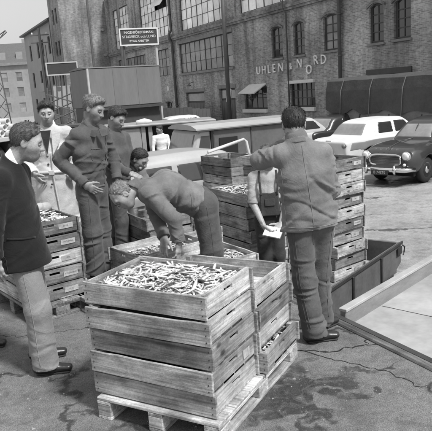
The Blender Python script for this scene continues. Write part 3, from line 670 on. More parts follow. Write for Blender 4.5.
def wheel_parts(root, pos, r, wdt, side, rim='paint_pale'):
    w_ = part('wheel', MB().lathe([(r*0.55, -wdt/2), (r*0.93, -wdt/2), (r, -wdt*0.25), (r, wdt*0.25), (r*0.93, wdt/2), (r*0.55, wdt/2)], 'y', 28), 'rubber', root, pos, smooth=True)
    s = side
    part('rim', MB().lathe([(r*0.58, s*wdt*0.5), (r*0.56, s*wdt*0.42), (r*0.4, s*wdt*0.38), (r*0.38, s*wdt*0.46), (0.01, s*wdt*0.5)], 'y', 24), rim, w_, smooth=True)
    part('hub_cap', MB().lathe([(r*0.3, s*wdt*0.46), (r*0.26, s*wdt*0.58), (0.01, s*wdt*0.64)], 'y', 20), 'chrome', w_, smooth=True)
def grid(lo, hi, c):
    n = [int((hi[i]-lo[i])/c)+2 for i in range(3)]; g = [lo[i]+c*np.arange(n[i]) for i in range(3)]
    return np.meshgrid(*g, indexing='ij')
def car(name, label, loc, rotz, s):
    root = thing(name, label, 'car', loc, rotz); c = s.get('cell', 0.03); hl = s['hl']
    X, Y, Z = grid((-hl-0.12, -1.0, 0.1), (hl+0.12, 1.0, s['h']+0.12), c); org = A3((-hl-0.12, -1.0, 0.1)); AY = np.abs(Y)
    bw_ = s['bw']*(1-s.get('taper', 0.1)*np.abs(X/hl)**s.get('tp', 4))
    body = smax(poly_sd(catmull(s['body']) if s.get('smooth', 1) else s['body'], X, Z), AY-bw_-s.get('bulge', 0.03)*np.sin(np.clip((Z-0.3)/0.7, 0, 1)*3.14), s.get('round', 0.16))
    for e in s.get('fend', ()):
        q = np.sqrt(((X-e[0])/e[3])**2+((AY-e[1])/e[4])**2+((Z-e[2])/e[5])**2); body = smin(body, (q-1)*min(e[3:]), 0.1)
    for wx in s['wx']:
        body = smax(body, -smax(np.sqrt((X-wx)**2+(Z-s['wr'])**2)-s['wr']-0.05, -(AY-s['bw']+0.26), 0.02), 0.02)
    z0, z1 = s['cz']
    cab = smax(poly_sd(catmull(s['cab']), X, Z), AY-(s['cw']+(s['cwt']-s['cw'])*np.clip((Z-z0)/(z1-z0), 0, 1.2)), s.get('cround', 0.2))
    bo = link('body', np_mesh('body', [surface_nets(body, org, c)], s['paint']), root)
    link('roof', np_mesh('roof', [surface_nets(cab, org, c)], s.get('roofpaint', s['paint'])), root)
    sh = cab-0.008
    def piece(nm, D, m, col=root):
        v, f = surface_nets(D, org, c)
        if len(f): link(nm, np_mesh(nm, [(v, f)], m), col)
    for pl in s['sidewin']:
        pd = poly_sd(pl, X, Z)
        for sgn in (1, -1): piece('side_window', smax(smax(sh, pd, 0.02), 0.35-sgn*Y, 0.01), 'glass_dark')
    zc, zt = s['glassz']
    for nm, xs, sg_ in (('windscreen', s['xf'], 1), ('rear_window', s['xr'], -1)):
        hw = s['cwt']*s.get('gw', 0.92); tr = poly_sd([(-hw-0.06, zc), (hw+0.06, zc), (hw-0.06, zt), (-hw+0.06, zt)], Y, Z)
        piece(nm, smax(smax(sh, tr, 0.05), xs*sg_-sg_*X, 0.01), s.get('glass', 'glass_car'))
    for (pl, m) in s.get('panels', ()):
        pd = poly_sd(pl, X, Z)
        for sgn in (1, -1): piece('side_panel', smax(smax(body-0.006, pd, 0.02), 0.4-sgn*Y, 0.01), m)
    for wx in s['wx']:
        for sgn in (1, -1): wheel_parts(root, (wx, sgn*(s['bw']-0.1), s['wr']), s['wr'], 0.17, sgn, s.get('rim', 'paint_pale'))
    for bx in s.get('bumpers', ()):
        sx = 1 if bx > 0 else -1
        part('bumper', MB().tube([(bx-sx*0.32, -s['bw']-0.02, s['bz']), (bx-sx*0.06, -s['bw']*0.86, s['bz']), (bx, 0, s['bz']), (bx-sx*0.06, s['bw']*0.86, s['bz']), (bx-sx*0.32, s['bw']+0.02, s['bz'])], 0.062, 8), 'chrome', root, smooth=True)
        for y in (-0.4, 0.4): part('overrider', MB().tube([(bx+sx*0.03, y, s['bz']-0.1), (bx+sx*0.06, y, s['bz']), (bx+sx*0.03, y, s['bz']+0.12)], [0.03, 0.045, 0.03], 8), 'chrome', root, smooth=True)
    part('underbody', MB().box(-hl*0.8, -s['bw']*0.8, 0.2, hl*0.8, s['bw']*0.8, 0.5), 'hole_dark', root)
    return root
mat('paint_grey2', 0.34, 0.35, 0.1, 3, coat=0.3)
mat('glass_car', 0.22, 0.08, 0.25, 1.2, bmp=0.0, spec=0.9)
# ---- the dark rounded saloon with upright grille
PV = dict(hl=2.2, h=1.56, cell=0.025, bw=0.72, taper=0.22, tp=3, bulge=0.06, round=0.26, cround=0.3, paint='paint_dark', wr=0.33, wx=(1.32, -1.3),
    body=[(-2.18, 0.38), (-2.16, 0.6), (-1.9, 0.85), (-1.3, 1.0), (-0.4, 1.03), (0.5, 1.04), (1.2, 1.02), (1.75, 0.95), (2.03, 0.8), (2.1, 0.55), (2.06, 0.32), (1.0, 0.26), (-1.6, 0.26)],
    cab=[(-1.9, 0.8), (-1.62, 1.12), (-1.15, 1.42), (-0.5, 1.56), (0.1, 1.54), (0.42, 1.42), (0.85, 1.0), (0.6, 0.8)], cz=(0.95, 1.56), cw=0.7, cwt=0.5, glassz=(1.06, 1.42), xf=0.3, xr=-1.2,
    sidewin=([(-0.42, 1.08), (0.5, 1.08), (0.24, 1.42), (-0.4, 1.45)], [(-1.15, 1.1), (-0.5, 1.08), (-0.48, 1.44), (-0.9, 1.36)]),
    fend=((1.4, 0.6, 0.6, 0.72, 0.19, 0.33), (-1.4, 0.62, 0.55, 0.7, 0.17, 0.32)), bumpers=(2.3, -2.3), bz=0.42, rim='paint_mid')
pv = car('parked_car', 'dark rounded saloon with upright grille and round headlamps, facing the quay', (5.92, 16.1, LOT), R(-139), PV)
gr = [(2.1+0.02*math.cos(a*2), 0.44*math.copysign(abs(math.cos(a))**0.45, math.cos(a)), 0.64+0.13*math.copysign(abs(math.sin(a))**0.45, math.sin(a))) for a in np.linspace(0, 6.283, 33)[:-1]]
gl = part('grille', MB().box(2.02, -0.42, 0.52, 2.09, 0.42, 0.76), 'frame_dark', pv)
part('grille_surround', MB().tube(gr, 0.028, 8, True), 'chrome', gl, smooth=True)
me = MB().box(2.09, -0.4, -0.004, 2.105, 0.4, 0.004).mesh('grille_bar', 'board_metal')
for i in range(8): link('grille_bar', me, gl, (0, 0, 0.545+i*0.026))
for y in (-0.57, 0.57):
    hd = part('headlamp', MB().lathe([(0.115, -0.12), (0.12, 0.0), (0.1, 0.025)], 'x', 24, (2.09, y, 0.745)), 'chrome', pv, smooth=True)
    part('lens', MB().lathe([(0.098, 0.026), (0.06, 0.05), (0.01, 0.058)], 'x', 24, (2.09, y, 0.745)), 'lamp_glass', hd, smooth=True)
    part('parking_lamp', MB().lathe([(0.04, 0), (0.035, 0.03), (0.01, 0.05)], 'x', 14, (2.13, y*0.98, 0.54)), 'lamp_glass', pv, smooth=True)
pl = part('number_plate', MB().box(2.36, -0.24, 0.3, 2.37, 0.24, 0.42), 'sign_dark', pv)
link('lettering', text_mesh('B 74825', 0.1, 0.003, 'paint_pale', 0.0), pl, (2.374, 0, 0.36), (R(90), 0, R(90)))
for i, ch in enumerate('VOLVO'): link('badge_letter', text_mesh(ch, 0.075, 0.004, 'board_metal', 0.0), pv, (2.036, -0.3+0.15*i, 0.905), (R(62), 0, R(90)))
part('bonnet_trim', MB().tube([(0.8, 0, 1.06), (1.4, 0, 1.035), (1.95, 0, 0.93)], 0.012, 6), 'chrome', pv)
mr = part('wing_mirror', MB().lathe([(0.01, 0.02), (0.07, 0.0), (0.07, -0.015)], 'x', 16, (1.0, 0.7, 1.1)), 'chrome', pv); part('mirror_stem', MB().tube([(1.0, 0.66, 0.93), (1.0, 0.7, 1.08)], 0.012, 6), 'chrome', mr)
part('screen_pillar', MB().tube([(0.79, 0, 1.07), (0.5, 0, 1.4)], 0.014, 6), 'paint_dark', pv)
part('door_handle', MB().tube([(-0.3, 0.77, 0.94), (-0.12, 0.77, 0.94)], 0.015, 6), 'chrome', pv)
# ---- two-tone saloon seen from behind
SED = dict(hl=2.2, h=1.46, cell=0.03, bw=0.8, taper=0.06, round=0.09, cround=0.16, paint='paint_white', roofpaint='paint_white', wr=0.32, wx=(1.3, -1.25),
    body=[(-2.2, 0.4), (-2.22, 0.7), (-2.12, 0.93), (-1.2, 0.96), (0.0, 0.95), (1.2, 0.94), (2.0, 0.86), (2.15, 0.6), (2.1, 0.34), (0, 0.3), (-2.1, 0.3)],
    cab=[(-1.6, 0.85), (-1.45, 1.05), (-1.15, 1.36), (-0.7, 1.45), (0.1, 1.46), (0.45, 1.4), (0.95, 0.97), (0.7, 0.85)], cz=(0.95, 1.46), cw=0.74, cwt=0.58, glassz=(1.0, 1.36), xf=0.45, xr=-0.95, gw=1.05,
    sidewin=([(-0.85, 1.0), (-0.2, 1.0), (-0.2, 1.36), (-0.78, 1.36)], [(-0.12, 1.0), (0.68, 1.0), (0.36, 1.36), (-0.12, 1.37)]),
    panels=(([(-2.1, 0.62), (-0.5, 0.58), (1.4, 0.66), (1.9, 0.72), (1.5, 0.86), (-1.0, 0.9), (-2.0, 0.86)], 'paint_mid'),), bumpers=(2.28, -2.3), bz=0.44)
sed = car('parked_car', 'white two-tone saloon with dark flank seen from behind', (5.45, 18.95, LOT), R(30), SED)
for y in (-0.68, 0.68):
    t_ = part('tail_lamp', MB().lathe([(0.07, 0.0), (0.06, -0.05), (0.01, -0.07)], 'x', 16, (-2.2, y, 0.78)), 'paint_mid', sed, smooth=True); part('lamp_ring', MB().lathe([(0.085, 0.02), (0.085, -0.015)], 'x', 16, (-2.2, y, 0.78)), 'chrome', t_)
pl = part('number_plate', MB().box(-2.27, -0.22, 0.56, -2.255, 0.22, 0.67), 'sign_dark', sed); link('lettering', text_mesh('A 31604', 0.1, 0.003, 'paint_white', 0.001), pl, (-2.274, 0, 0.615), (R(90), 0, R(-90)))
part('boot_handle', MB().tube([(-2.18, -0.12, 0.9), (-2.18, 0.12, 0.9)], 0.02, 6), 'chrome', sed)
def variant(base, **kw): d = dict(base); d.update(kw); d['cell'] = kw.get('cell', 0.045); return d
car('parked_car', 'dark saloon half hidden behind the white two-tone saloon', (5.2, 22.6, LOT), R(28), variant(SED, paint='paint_dark', roofpaint='paint_dark', panels=()))
car('parked_car', 'pale saloon behind the shoulder of the man with raised arm', (3.1, 21.6, LOT), R(28), variant(SED, paint='paint_pale', roofpaint='paint_pale', panels=()))
car('parked_car', 'pale saloon parked beyond the open van before the gates', (-1.2, 31.5, LOT), R(20), variant(SED, paint='paint_white', roofpaint='paint_white', panels=()))
car('parked_car', 'small dark saloon far off beneath the post sign', (-4.4, 31.2, LOT), R(15), variant(PV, cell=0.045))
car('parked_car', 'light rounded saloon glimpsed through the open van', (-1.0, 24.0, LOT), R(20), variant(PV, paint='paint_pale', cell=0.045))
car('parked_car', 'dark saloon by the lattice junk at left', (-8.6, 30.0, LOT), R(12), variant(PV, cell=0.045))
# ---- pale car close behind the bending workers: only its roof shows
ROOF = variant(SED, hl=1.75, paint='paint_mid', roofpaint='paint_grey2', panels=(), cell=0.03, h=1.55, wx=(1.05, -1.0), wr=0.3,
    body=[(-1.75, 0.4), (-1.75, 0.8), (-1.6, 0.95), (0.5, 0.96), (1.4, 0.9), (1.7, 0.7), (1.7, 0.35), (0, 0.3), (-1.6, 0.3)],
    cab=[(-1.72, 0.85), (-1.68, 1.2), (-1.5, 1.5), (-0.9, 1.56), (0.2, 1.55), (0.65, 1.42), (1.0, 0.97), (0.8, 0.85)], cwt=0.62, cround=0.22, glassz=(1.02, 1.4), xf=0.6, xr=-1.55,
    sidewin=([(-1.5, 1.02), (-0.75, 1.02), (-0.75, 1.38), (-1.4, 1.38)], [(-0.67, 1.02), (0.0, 1.02), (0.0, 1.38), (-0.67, 1.38)], [(0.08, 1.02), (0.72, 1.02), (0.42, 1.38), (0.08, 1.38)]), bumpers=(), bz=0.4)
pc = car('estate_car', 'pale roofed estate car parked just below the quay behind the bending men', (-0.45, 11.55, LOT), R(33), ROOF)
st = thing('tube_rack', 'pale bent steel tube rack sticking up behind the rear crates', 'rack', (0.35, 10.9, LOT), R(12))
part('hoop', MB().tube([(-0.45, 0, 0), (-0.45, 0, 1.5), (-0.42, 0, 1.55), (0.27, 0, 1.72), (0.31, 0, 1.68), (0.36, 0, 1.4), (0.4, 0, 0)], 0.03, 8), 'paint_pale', st, smooth=True)
part('crossbar', MB().tube([(-0.45, 0, 1.36), (0.36, 0, 1.45)], 0.02, 6), 'paint_pale', st)

mat('canvas_rope', 0.16, 0.8, 0.2, 8)
# ---- tarpaulin lorry parked along the factory
tl = thing('tarpaulin_lorry', 'lorry covered by dark tarpaulin with scalloped hem along the factory', 'lorry', uv(18.6, 14.3, LOT), FROT)
nx, nzz = 60, 8; V = []; F = []; Lg = 8.2
for side, yy in ((0, -0.0), (1, 2.3)):
    pass
def hem(x): return 1.62-0.16*abs(math.sin(x*math.pi/1.55))-0.03*math.sin(7*x)
tb = MB(); rows = 9; cols = 64
prof = [(0.0, None), (0.02, 2.3), (0.12, 2.66), (0.4, 2.74), (1.15, 2.79), (1.9, 2.74), (2.2, 2.66), (2.28, 2.3), (2.3, None)]
for i in range(cols+1):
    x = Lg*i/cols; sg2 = 0.018*math.sin(x*math.pi/1.55)**2
    for j, (y, z) in enumerate(prof):
        tb.v.append((x, y+0.006*math.sin(9*x+j), (hem(x) if z is None else z-sg2)))
k = len(prof)
for i in range(cols):
    for j in range(k-1): a = i*k+j; tb.f.append((a, a+1, a+k+1, a+k))
tb.f += [tuple(range(k)), tuple(cols*k+j for j in range(k-1, -1, -1))]
part('tarpaulin', tb, 'tarp_dark', tl, smooth=False)
part('side_tarp', MB().box(0.1, 0.06, 0.9, Lg-0.1, 2.24, 1.75), 'tarp_grey', tl)
me = MB().tube([(0.1, 0.1, 2.7), (0.05, -0.02, 2.3), (0.0, -0.03, 1.5), (-0.1, -0.02, 0.9)], 0.014, 6).mesh('rope', 'canvas_rope')
for i in range(5): link('rope', me, tl, (0.9+1.55*i, 0.0, 0))
me = MB().tube([(0, -0.02, 0.9), (0.16, 0.03, 1.45)], 0.02, 6).mesh('strap', 'frame_dark')
for i in range(6): link('strap', me, tl, (0.3+1.45*i, 0.02, 0))
part('bed', MB().box(0, 0, 0.72, Lg, 2.3, 0.9), 'frame_dark', tl)
for x in (1.2, 2.3, 7.2):
    for y, s_ in ((0.15, -1), (2.15, 1)): wheel_parts(tl, (x, y, 0.45), 0.45, 0.26, s_, 'paint_mid')
part('cab', MB().box(Lg+0.1, 0.1, 0.5, Lg+1.9, 2.2, 2.3), 'paint_dark', tl, bevel=0.12)

# ---- grey delivery van with its side open
gv = thing('delivery_van', 'grey delivery van with open load side and pale flat roof', 'van', (-1.3, 17.6, LOT), R(6))
part('rear_panel', MB().box(-1.85, 0, 0.3, -0.72, 1.7, 1.74), 'paint_grey', gv, bevel=0.06)
part('skirt', MB().box(-1.95, -0.12, 0.25, -0.7, 0.1, 1.02), 'paint_grey', gv, bevel=0.1)
part('roof', MB().box(-1.9, -0.06, 1.745, 1.5, 1.75, 1.81), 'paint_grey2', gv, bevel=0.02)
for x in (-0.72, -0.52, 1.36): part('post', MB().box(x, 0.02, 0.3, x+0.12, 0.14, 1.745), 'paint_grey', gv)
part('load_floor', MB().box(-0.6, 0.05, 0.45, 1.48, 1.7, 0.58), 'frame_dark', gv)
part('back_wall', MB().box(-0.72, 1.6, 0.58, 0.8, 1.7, 1.745), 'van_dark', gv); part('shelf', MB().box(-0.5, 1.1, 1.0, 0.4, 1.6, 1.04), 'van_dark', gv)
part('load_box', MB().box(-0.4, 0.7, 0.58, 0.1, 1.2, 0.9), 'crate_wood_dark', gv)
for x in (-1.3, 1.1):
    for y, s_ in ((0.0, -1), (1.7, 1)): wheel_parts(gv, (x, y, 0.33), 0.33, 0.18, s_, 'paint_mid')
part('roof_bundle', MB().tube([(-0.85, 0.2, 1.86), (-0.6, 0.25, 1.88), (-0.4, 0.35, 1.85)], [0.06, 0.09, 0.05], 8), 'canvas', gv, smooth=True)
# ---- dark van with pale cab and roof
dv = thing('panel_van', 'dark panelled van with pale roof and cab behind the workers', 'van', (-0.70, 14.98, LOT), R(25))
# local x runs from nose (0) to tail, y to the left
part('load_body', MB().box(0.42, -0.85, 0.35, 2.95, 0.85, 1.72), 'van_dark', dv, bevel=0.04)
part('roof', MB().prism([(-0.92, 1.725), (-0.92, 1.76), (-0.6, 1.84), (0, 1.87), (0.6, 1.84), (0.92, 1.76), (0.92, 1.725)], -0.02, 3.0, 'x'), 'paint_grey2', dv)
cb_ = part('cab', MB().prism([(0.4, 0.35), (0.4, 1.72), (0.12, 1.72), (0.04, 1.66), (-0.14, 1.12), (-0.24, 1.0), (-0.3, 0.8), (-0.3, 0.35)], -0.82, 0.82, 'y'), 'paint_pale', dv, bevel=0.07)
part('windscreen', MB().box(-0.01, -0.7, -0.25, 0.01, 0.7, 0.25), 'glass_car', cb_, (-0.065, 0, 1.39), (0, R(18), 0))
for y in (-0.828, 0.828): part('cab_window', MB().prism([(0.02, 1.15), (0.36, 1.15), (0.36, 1.58), (0.14, 1.58)], y-0.006, y+0.006, 'y'), 'glass_dark', cb_)
me = MB().box(-0.015, -0.016, 0.45, 0.015, 0.0, 1.7).mesh('panel_strip', 'frame_dark')
for x in (0.46, 1.5, 2.9): link('panel_strip', me, dv, (x, -0.852, 0))
part('hatch', MB().box(0.6, -0.875, 0.85, 1.1, -0.853, 1.5), 'hole_dark', dv)
for x in (0.15, 2.4):
    for y, s_ in ((-0.75, -1), (0.75, 1)): wheel_parts(dv, (x, y, 0.34), 0.34, 0.2, s_, 'paint_mid')
part('bumper', MB().box(-0.38, -0.8, 0.4, -0.31, 0.8, 0.52), 'chrome', dv, bevel=0.02)

for y in (-0.55, 0.55):
    h_ = part('headlamp', MB().lathe([(0.11, 0.05), (0.11, -0.03), (0.09, -0.05)], 'x', 18, (-0.31, y, 0.72)), 'chrome', dv, smooth=True); part('lens', MB().lathe([(0.09, -0.052), (0.02, -0.075)], 'x', 18, (-0.31, y, 0.72)), 'lamp_glass', h_, smooth=True)
part('door_seam', MB().box(-0.02, -0.826, 0.45, -0.008, -0.8205, 1.1), 'frame_dark', dv); part('waist_strip', MB().box(0.43, -0.86, 1.02, 2.94, -0.851, 1.05), 'frame_dark', dv)
part('gutter', MB().box(0.0, -0.935, 1.70, 3.0, -0.915, 1.73), 'frame_dark', dv)
part('door_seam', MB().box(-1.3, -0.006, 1.05, -1.285, -0.001, 1.7), 'frame_dark', gv); part('door_handle', MB().box(-1.2, -0.03, 1.2, -1.08, -0.005, 1.23), 'chrome', gv)
part('gutter', MB().box(-1.9, -0.075, 1.735, 1.5, -0.061, 1.76), 'frame_dark', gv); part('rear_window', MB().box(-1.75, -0.006, 1.25, -1.4, -0.001, 1.6), 'glass_dark', gv)
# ---- box truck at the far left
bt = thing('box_trailer', 'large grey ribbed box trailer standing across before the tall brick block', 'trailer', (-5.45, 28.0, LOT), R(32))
part('body', MB().box(0, 0, 2.2, 3.75, 2.4, 4.0), 'steel_box', bt, bevel=0.03)
part('roof', MB().prism([(-0.02, 4.005), (2.42, 4.005), (2.42, 4.03), (1.2, 4.12), (-0.02, 4.03)], -0.02, 3.77, 'x'), 'steel_box', bt)
for x in (1.25, 2.5): part('rib', MB().box(x-0.012, -0.012, 2.2, x+0.012, 0.0, 3.98), 'steel_box', bt)
part('corner_post', MB().box(-0.03, -0.035, 2.1, 0.05, 0.06, 4.0), 'paint_pale', bt)
part('chassis', MB().box(0, 0.3, 1.1, 3.8, 2.1, 2.19), 'frame_dark', bt); part('bumper_rail', MB().box(0.06, -0.02, 2.06, 3.8, 0.05, 2.19), 'frame_dark', bt)
for x in (0.8, 2.9):
    for y, s_ in ((0.25, -1), (2.15, 1)): wheel_parts(bt, (x, y, 0.52), 0.52, 0.28, s_, 'paint_mid')
for x in (0.8, 2.9): part('suspension', MB().box(x-0.2, 0.5, 0.6, x+0.2, 1.9, 1.1), 'frame_dark', bt)

# ---- lorry with concrete pipes at the left edge
PX, PY, PR = -10.0, 26.0, -28
pb = thing('flat_lorry', 'flat lorry bed with pale edge carrying concrete pipes', 'lorry', (PX, PY, LOT), R(PR))
part('bed', MB().box(-4.5, -0.4, 1.12, 1.6, 2.0, 1.3), 'paint_pale', pb, bevel=0.02); part('chassis', MB().box(-4.4, 0.1, 0.6, 1.5, 1.6, 1.115), 'hole_dark', pb)
for x in (-3.4, 0.9):
    for y, s_ in ((-0.15, -1), (1.75, 1)): wheel_parts(pb, (x, y, 0.5), 0.5, 0.26, s_, 'paint_mid')
pm = MB().lathe([(0.14, 0), (0.14, 3.0)], 'x', 18); pi_ = []
ring = MB().lathe([(0.11, 3.0), (0.14, 3.0), (0.14, 0.0), (0.11, 0.0), (0.11, 3.0)], 'x', 18)
rm = MB()
for (r, o) in ():
    pass
def pipe_mesh():
    mb = MB(); n = 18
    for (r, o) in ((0.14, 0), (0.14, 3.0), (0.105, 3.0), (0.105, 0)):
        for j in range(n): th = 6.2832*j/n; mb.v.append((o, r*math.cos(th), r*math.sin(th)))
    for k_ in range(4):
        for j in range(n): mb.f.append((k_*n+j, k_*n+(j+1) % n, ((k_+1) % 4)*n+(j+1) % n, ((k_+1) % 4)*n+j))
    return mb.mesh('concrete_pipe', 'concrete_pipe', smooth=False)
pm = pipe_mesh()
cnt_ = ['first', 'second', 'third', 'fourth']
for row in range(3):
    for k_ in range(4-row):
        lx, ly, lz = -2.1+0.25*k_+0.06*row, -0.1+0.285*k_+0.143*row, 1.442+0.245*row
        p = pb.matrix_basis @ Vector((0, 0, 0)); ca, sa = math.cos(R(PR)), math.sin(R(PR))
        o = link('concrete_pipe', pm, None, (PX+lx*ca-ly*sa, PY+lx*sa+ly*ca, LOT+lz), (0, 0, R(PR)))
        tag(o, f'pale concrete pipe, {cnt_[k_]} from the near side in the {("bottom", "middle", "top")[row]} row', 'pipe', 'concrete pipes stacked on the flat lorry')
# junk: lattice hoist and grey container behind the trench-coated man
jk = thing('lattice_hoist', 'small dark lattice hoist behind the capless worker', 'hoist', (-8.3, 34, LOT), R(10))
jb = MB()
for x in (-0.8, 0.8): jb.tube([(x, 0, 0), (x*0.8, 0, 3.4)], 0.05, 5)
for i in range(6): jb.tube([(-0.78, 0, 0.5*i), (0.75, 0, 0.5*i+0.55)], 0.035, 5).tube([(0.78, 0, 0.5*i), (-0.75, 0, 0.5*i+0.55)], 0.035, 5)
part('lattice', jb, 'cast_iron', jk); part('pulley', MB().lathe([(0.14, -0.05), (0.14, 0.05)], 'y', 16, (0, 0, 3.3)), 'cast_iron', jk)
bx_ = thing('steel_bin', 'grey steel bin behind the man in the pale coat', 'bin', (-5.2, 20, LOT), R(8))
part('shell', MB().prism([(-0.85, 0.15), (0.85, 0.15), (1.0, 1.75), (-1.0, 1.75)], 0, 1.2, 'y'), 'paint_mid', bx_, bevel=0.03); part('rim', MB().box(-1.05, -0.05, 1.755, 1.05, 1.25, 1.82), 'frame_dark', bx_)
for x in (-0.6, 0.6): part('runner', MB().box(x-0.06, 0, 0, x+0.06, 1.2, 0.148), 'frame_dark', bx_)

# ---- box trailer at the quay with low sides
ANG = 52; TX = Vector((math.cos(R(ANG)), math.sin(R(ANG)), 0)); TW = Vector((-TX.y, TX.x, 0))
tr = thing('box_trailer', 'dark painted low-sided box trailer backed against the quay holding crates', 'trailer', (1.13, 5.64, LOT-0.0), R(ANG))
TL_ = 1.78
tr_side = MB().prism([(-0.16, 0.30), (TL_-0.25, 0.30), (TL_, 0.4), (TL_, 0.66), (-0.16, 0.66)], -0.035, 0.0, 'y')
part('side_board', tr_side, 'trailer_paint', tr, bevel=0.006)
part('side_board', MB().box(0, 1.32, 0.27, TL_, 1.355, 0.64), 'trailer_paint', tr, bevel=0.006)
part('end_board', MB().box(TL_-0.035, 0.002, 0.38, TL_, 1.318, 0.66), 'trailer_paint', tr, bevel=0.006)
part('rail', MB().box(-0.16, -0.055, 0.637, TL_+0.02, -0.036, 0.675), 'steel_dark', tr, bevel=0.004); part('rail', MB().box(-0.16, -0.05, 0.30, TL_-0.28, -0.036, 0.33), 'steel_dark', tr, bevel=0.004)
for x in (0.35, 1.12): part('stake', MB().box(x, -0.056, 0.335, x+0.04, -0.036, 0.635), 'steel_dark', tr, bevel=0.004)
for i in range(6): part('floor_plank', MB().box(-0.1, 0.005+i*0.219, 0.27, TL_-0.04, 0.219*(i+1)-0.003, 0.306), 'crate_wood_dark', tr)
lt = part('latch', MB().tube([(TL_-0.05, -0.07, 0.64), (TL_+0.03, -0.07, 0.6), (TL_+0.04, -0.06, 0.53), (TL_+0.01, -0.06, 0.5)], 0.009, 6), 'steel_dark', tr); part('latch_plate', MB().box(TL_-0.16, -0.062, 0.53, TL_-0.03, -0.05, 0.62), 'steel_dark', tr)
part('chassis', MB().box(0, 0.2, 0.15, TL_-0.3, 1.1, 0.265), 'steel_dark', tr)
for x in (0.5,):
    for y, s_ in ((0.12, -1), (1.2, 1)): wheel_parts(tr, (x, y, 0.14), 0.14, 0.1, s_, 'steel_dark')
# ---- flat lorry bed with folding side, abutting the quay
fl = thing('flatbed_lorry', 'pale flatbed lorry with low metal side board abutting the quay', 'lorry', (1.05, 4.72, LOT), R(46))
def flp(p): q = Vector((p[0]-1.05, p[1]-4.72)); c_, s_ = math.cos(R(-46)), math.sin(R(-46)); return (q.x*c_-q.y*s_, q.x*s_+q.y*c_)
e0 = uv(0, DOCKV+0.045); q0 = Vector((1.05, 4.72)); dk = Vector((-E1.x, -E1.y))
v0 = q0.x*E2.x+q0.y*E2.y; q0 = q0+Vector((E2.x, E2.y))*(DOCKV+0.045-v0)
near = flp(q0+dk*2.45); a0 = flp(q0)
Lb = 5.6
part('bed', MB().prism([a0, near, (Lb, near[1]), (Lb, a0[1])], 0.55, 0.615, 'z'), 'bed_metal', fl, bevel=0.006)
part('side_board', MB().box(a0[0]+0.005, a0[1]-0.045, 0.56, Lb, a0[1]+0.012, 0.765), 'board_metal', fl, bevel=0.008)
part('rail', MB().box(a0[0]+0.0, a0[1]-0.055, 0.75, Lb, a0[1]+0.022, 0.777), 'bed_metal', fl, bevel=0.004)
hg = part('hinge', MB().tube([(a0[0]-0.02, a0[1]-0.02, 0.5), (a0[0]-0.03, a0[1]+0.0, 0.7)], 0.022, 8), 'steel_dark', fl)
part('ring_bolt', MB().tube([(0.62+0.05*math.cos(a), -0.82+0.05*math.sin(a), 0.63) for a in np.linspace(0, 6.283, 13)[:-1]], 0.014, 6, True), 'steel_dark', fl)
part('chassis', MB().box(0.6, -1.9, 0.35, Lb, -0.4, 0.545), 'steel_dark', fl)
for x in (1.3, 4.6):
    for y, s_ in ((-0.3, 1), (-1.8, -1)): wheel_parts(fl, (x, y, 0.28), 0.28, 0.2, s_, 'paint_mid')
for i in range(4): part('bed_seam', MB().box(a0[0]+0.6+1.2*i, near[1]+0.02, 0.6155, a0[0]+0.606+1.2*i, a0[1]-0.06, 0.618), 'steel_dark', fl)
# ================================================================== CRATES, PALLETS, FISH
CL, CW, CH = 0.87, 0.58, 0.145
TH = 0.018
def end_board_mesh(dark):
    # board across the end with a hand slot cut through; local y along, z up, thickness in x
    mb = MB(); hw, h = CW/2, CH-0.006; sw, sz0, sz1 = 0.055, 0.082, 0.106
    ys = [-hw, -sw, sw, hw]; zs = [0.0, sz0, sz1, h]
    for i in range(3):
        for j in range(3):
            if i == 1 and j == 1: continue
            for x in (-TH/2, TH/2):
                k = len(mb.v); mb.v += [(x, ys[i], zs[j]), (x, ys[i+1], zs[j]), (x, ys[i+1], zs[j+1]), (x, ys[i], zs[j+1])]; mb.f.append((k, k+1, k+2, k+3))
    def quad(a, b, c, d): k = len(mb.v); mb.v.extend([a, b, c, d]); mb.f.append((k, k+1, k+2, k+3))
    t = TH/2
    for (y0, z0, y1, z1) in ((-hw, 0, hw, 0), (-hw, h, hw, h), (-sw, sz0, sw, sz0), (-sw, sz1, sw, sz1)): quad((-t, y0, z0), (t, y0, z0), (t, y1, z1), (-t, y1, z1))
    for (y0, z0, z1) in ((-hw, 0, h), (hw, 0, h), (-sw, sz0, sz1), (sw, sz0, sz1)): quad((-t, y0, z0), (t, y0, z0), (t, y0, z1), (-t, y0, z1))
    me = bpy.data.meshes.new('end_board'); me.from_pydata(mb.v, [], mb.f)
    bm = bmesh.new(); bm.from_mesh(me); bmesh.ops.remove_doubles(bm, verts=bm.verts, dist=1e-5); bmesh.ops.recalc_face_normals(bm, faces=bm.faces)
    # grain runs along x in the material: turn the mesh so its length is x
    bmesh.ops.rotate(bm, verts=bm.verts, cent=(0, 0, 0), matrix=Matrix.Rotation(-math.pi/2, 3, 'Z')); bm.to_mesh(me); bm.free()
    me.materials.append(MATS['crate_wood_dark' if dark else 'crate_wood']); return me
def side_mesh(dark):
    mb = MB(); n = 8
    # a slightly chewed upper edge
    top = [(-CL/2+CL*i/n, CH-0.004-random.uniform(0, 0.006)) for i in range(n, -1, -1)]
    mb.prism([(-CL/2, 0.004), (CL/2, 0.004)]+top, -TH/2, TH/2, 'y'); return mb.mesh('side_board', 'crate_wood_dark' if dark else 'crate_wood', bevel=0.0025)
SIDE = {d: [side_mesh(d) for _ in range(4)] for d in (False, True)}; END = {d: end_board_mesh(d) for d in (False, True)}
BOT = {d: MB().box(-CL/2+0.02, -0.065, 0.0, CL/2-0.02, 0.065, 0.012).mesh('bottom_board', 'crate_wood_dark' if d else 'crate_wood') for d in (False, True)}
POST = {d: MB().box(-0.018, -0.018, 0.014, 0.018, 0.018, CH-0.012).mesh('corner_post', 'crate_wood_dark' if d else 'crate_wood') for d in (False, True)}
nl = MB()
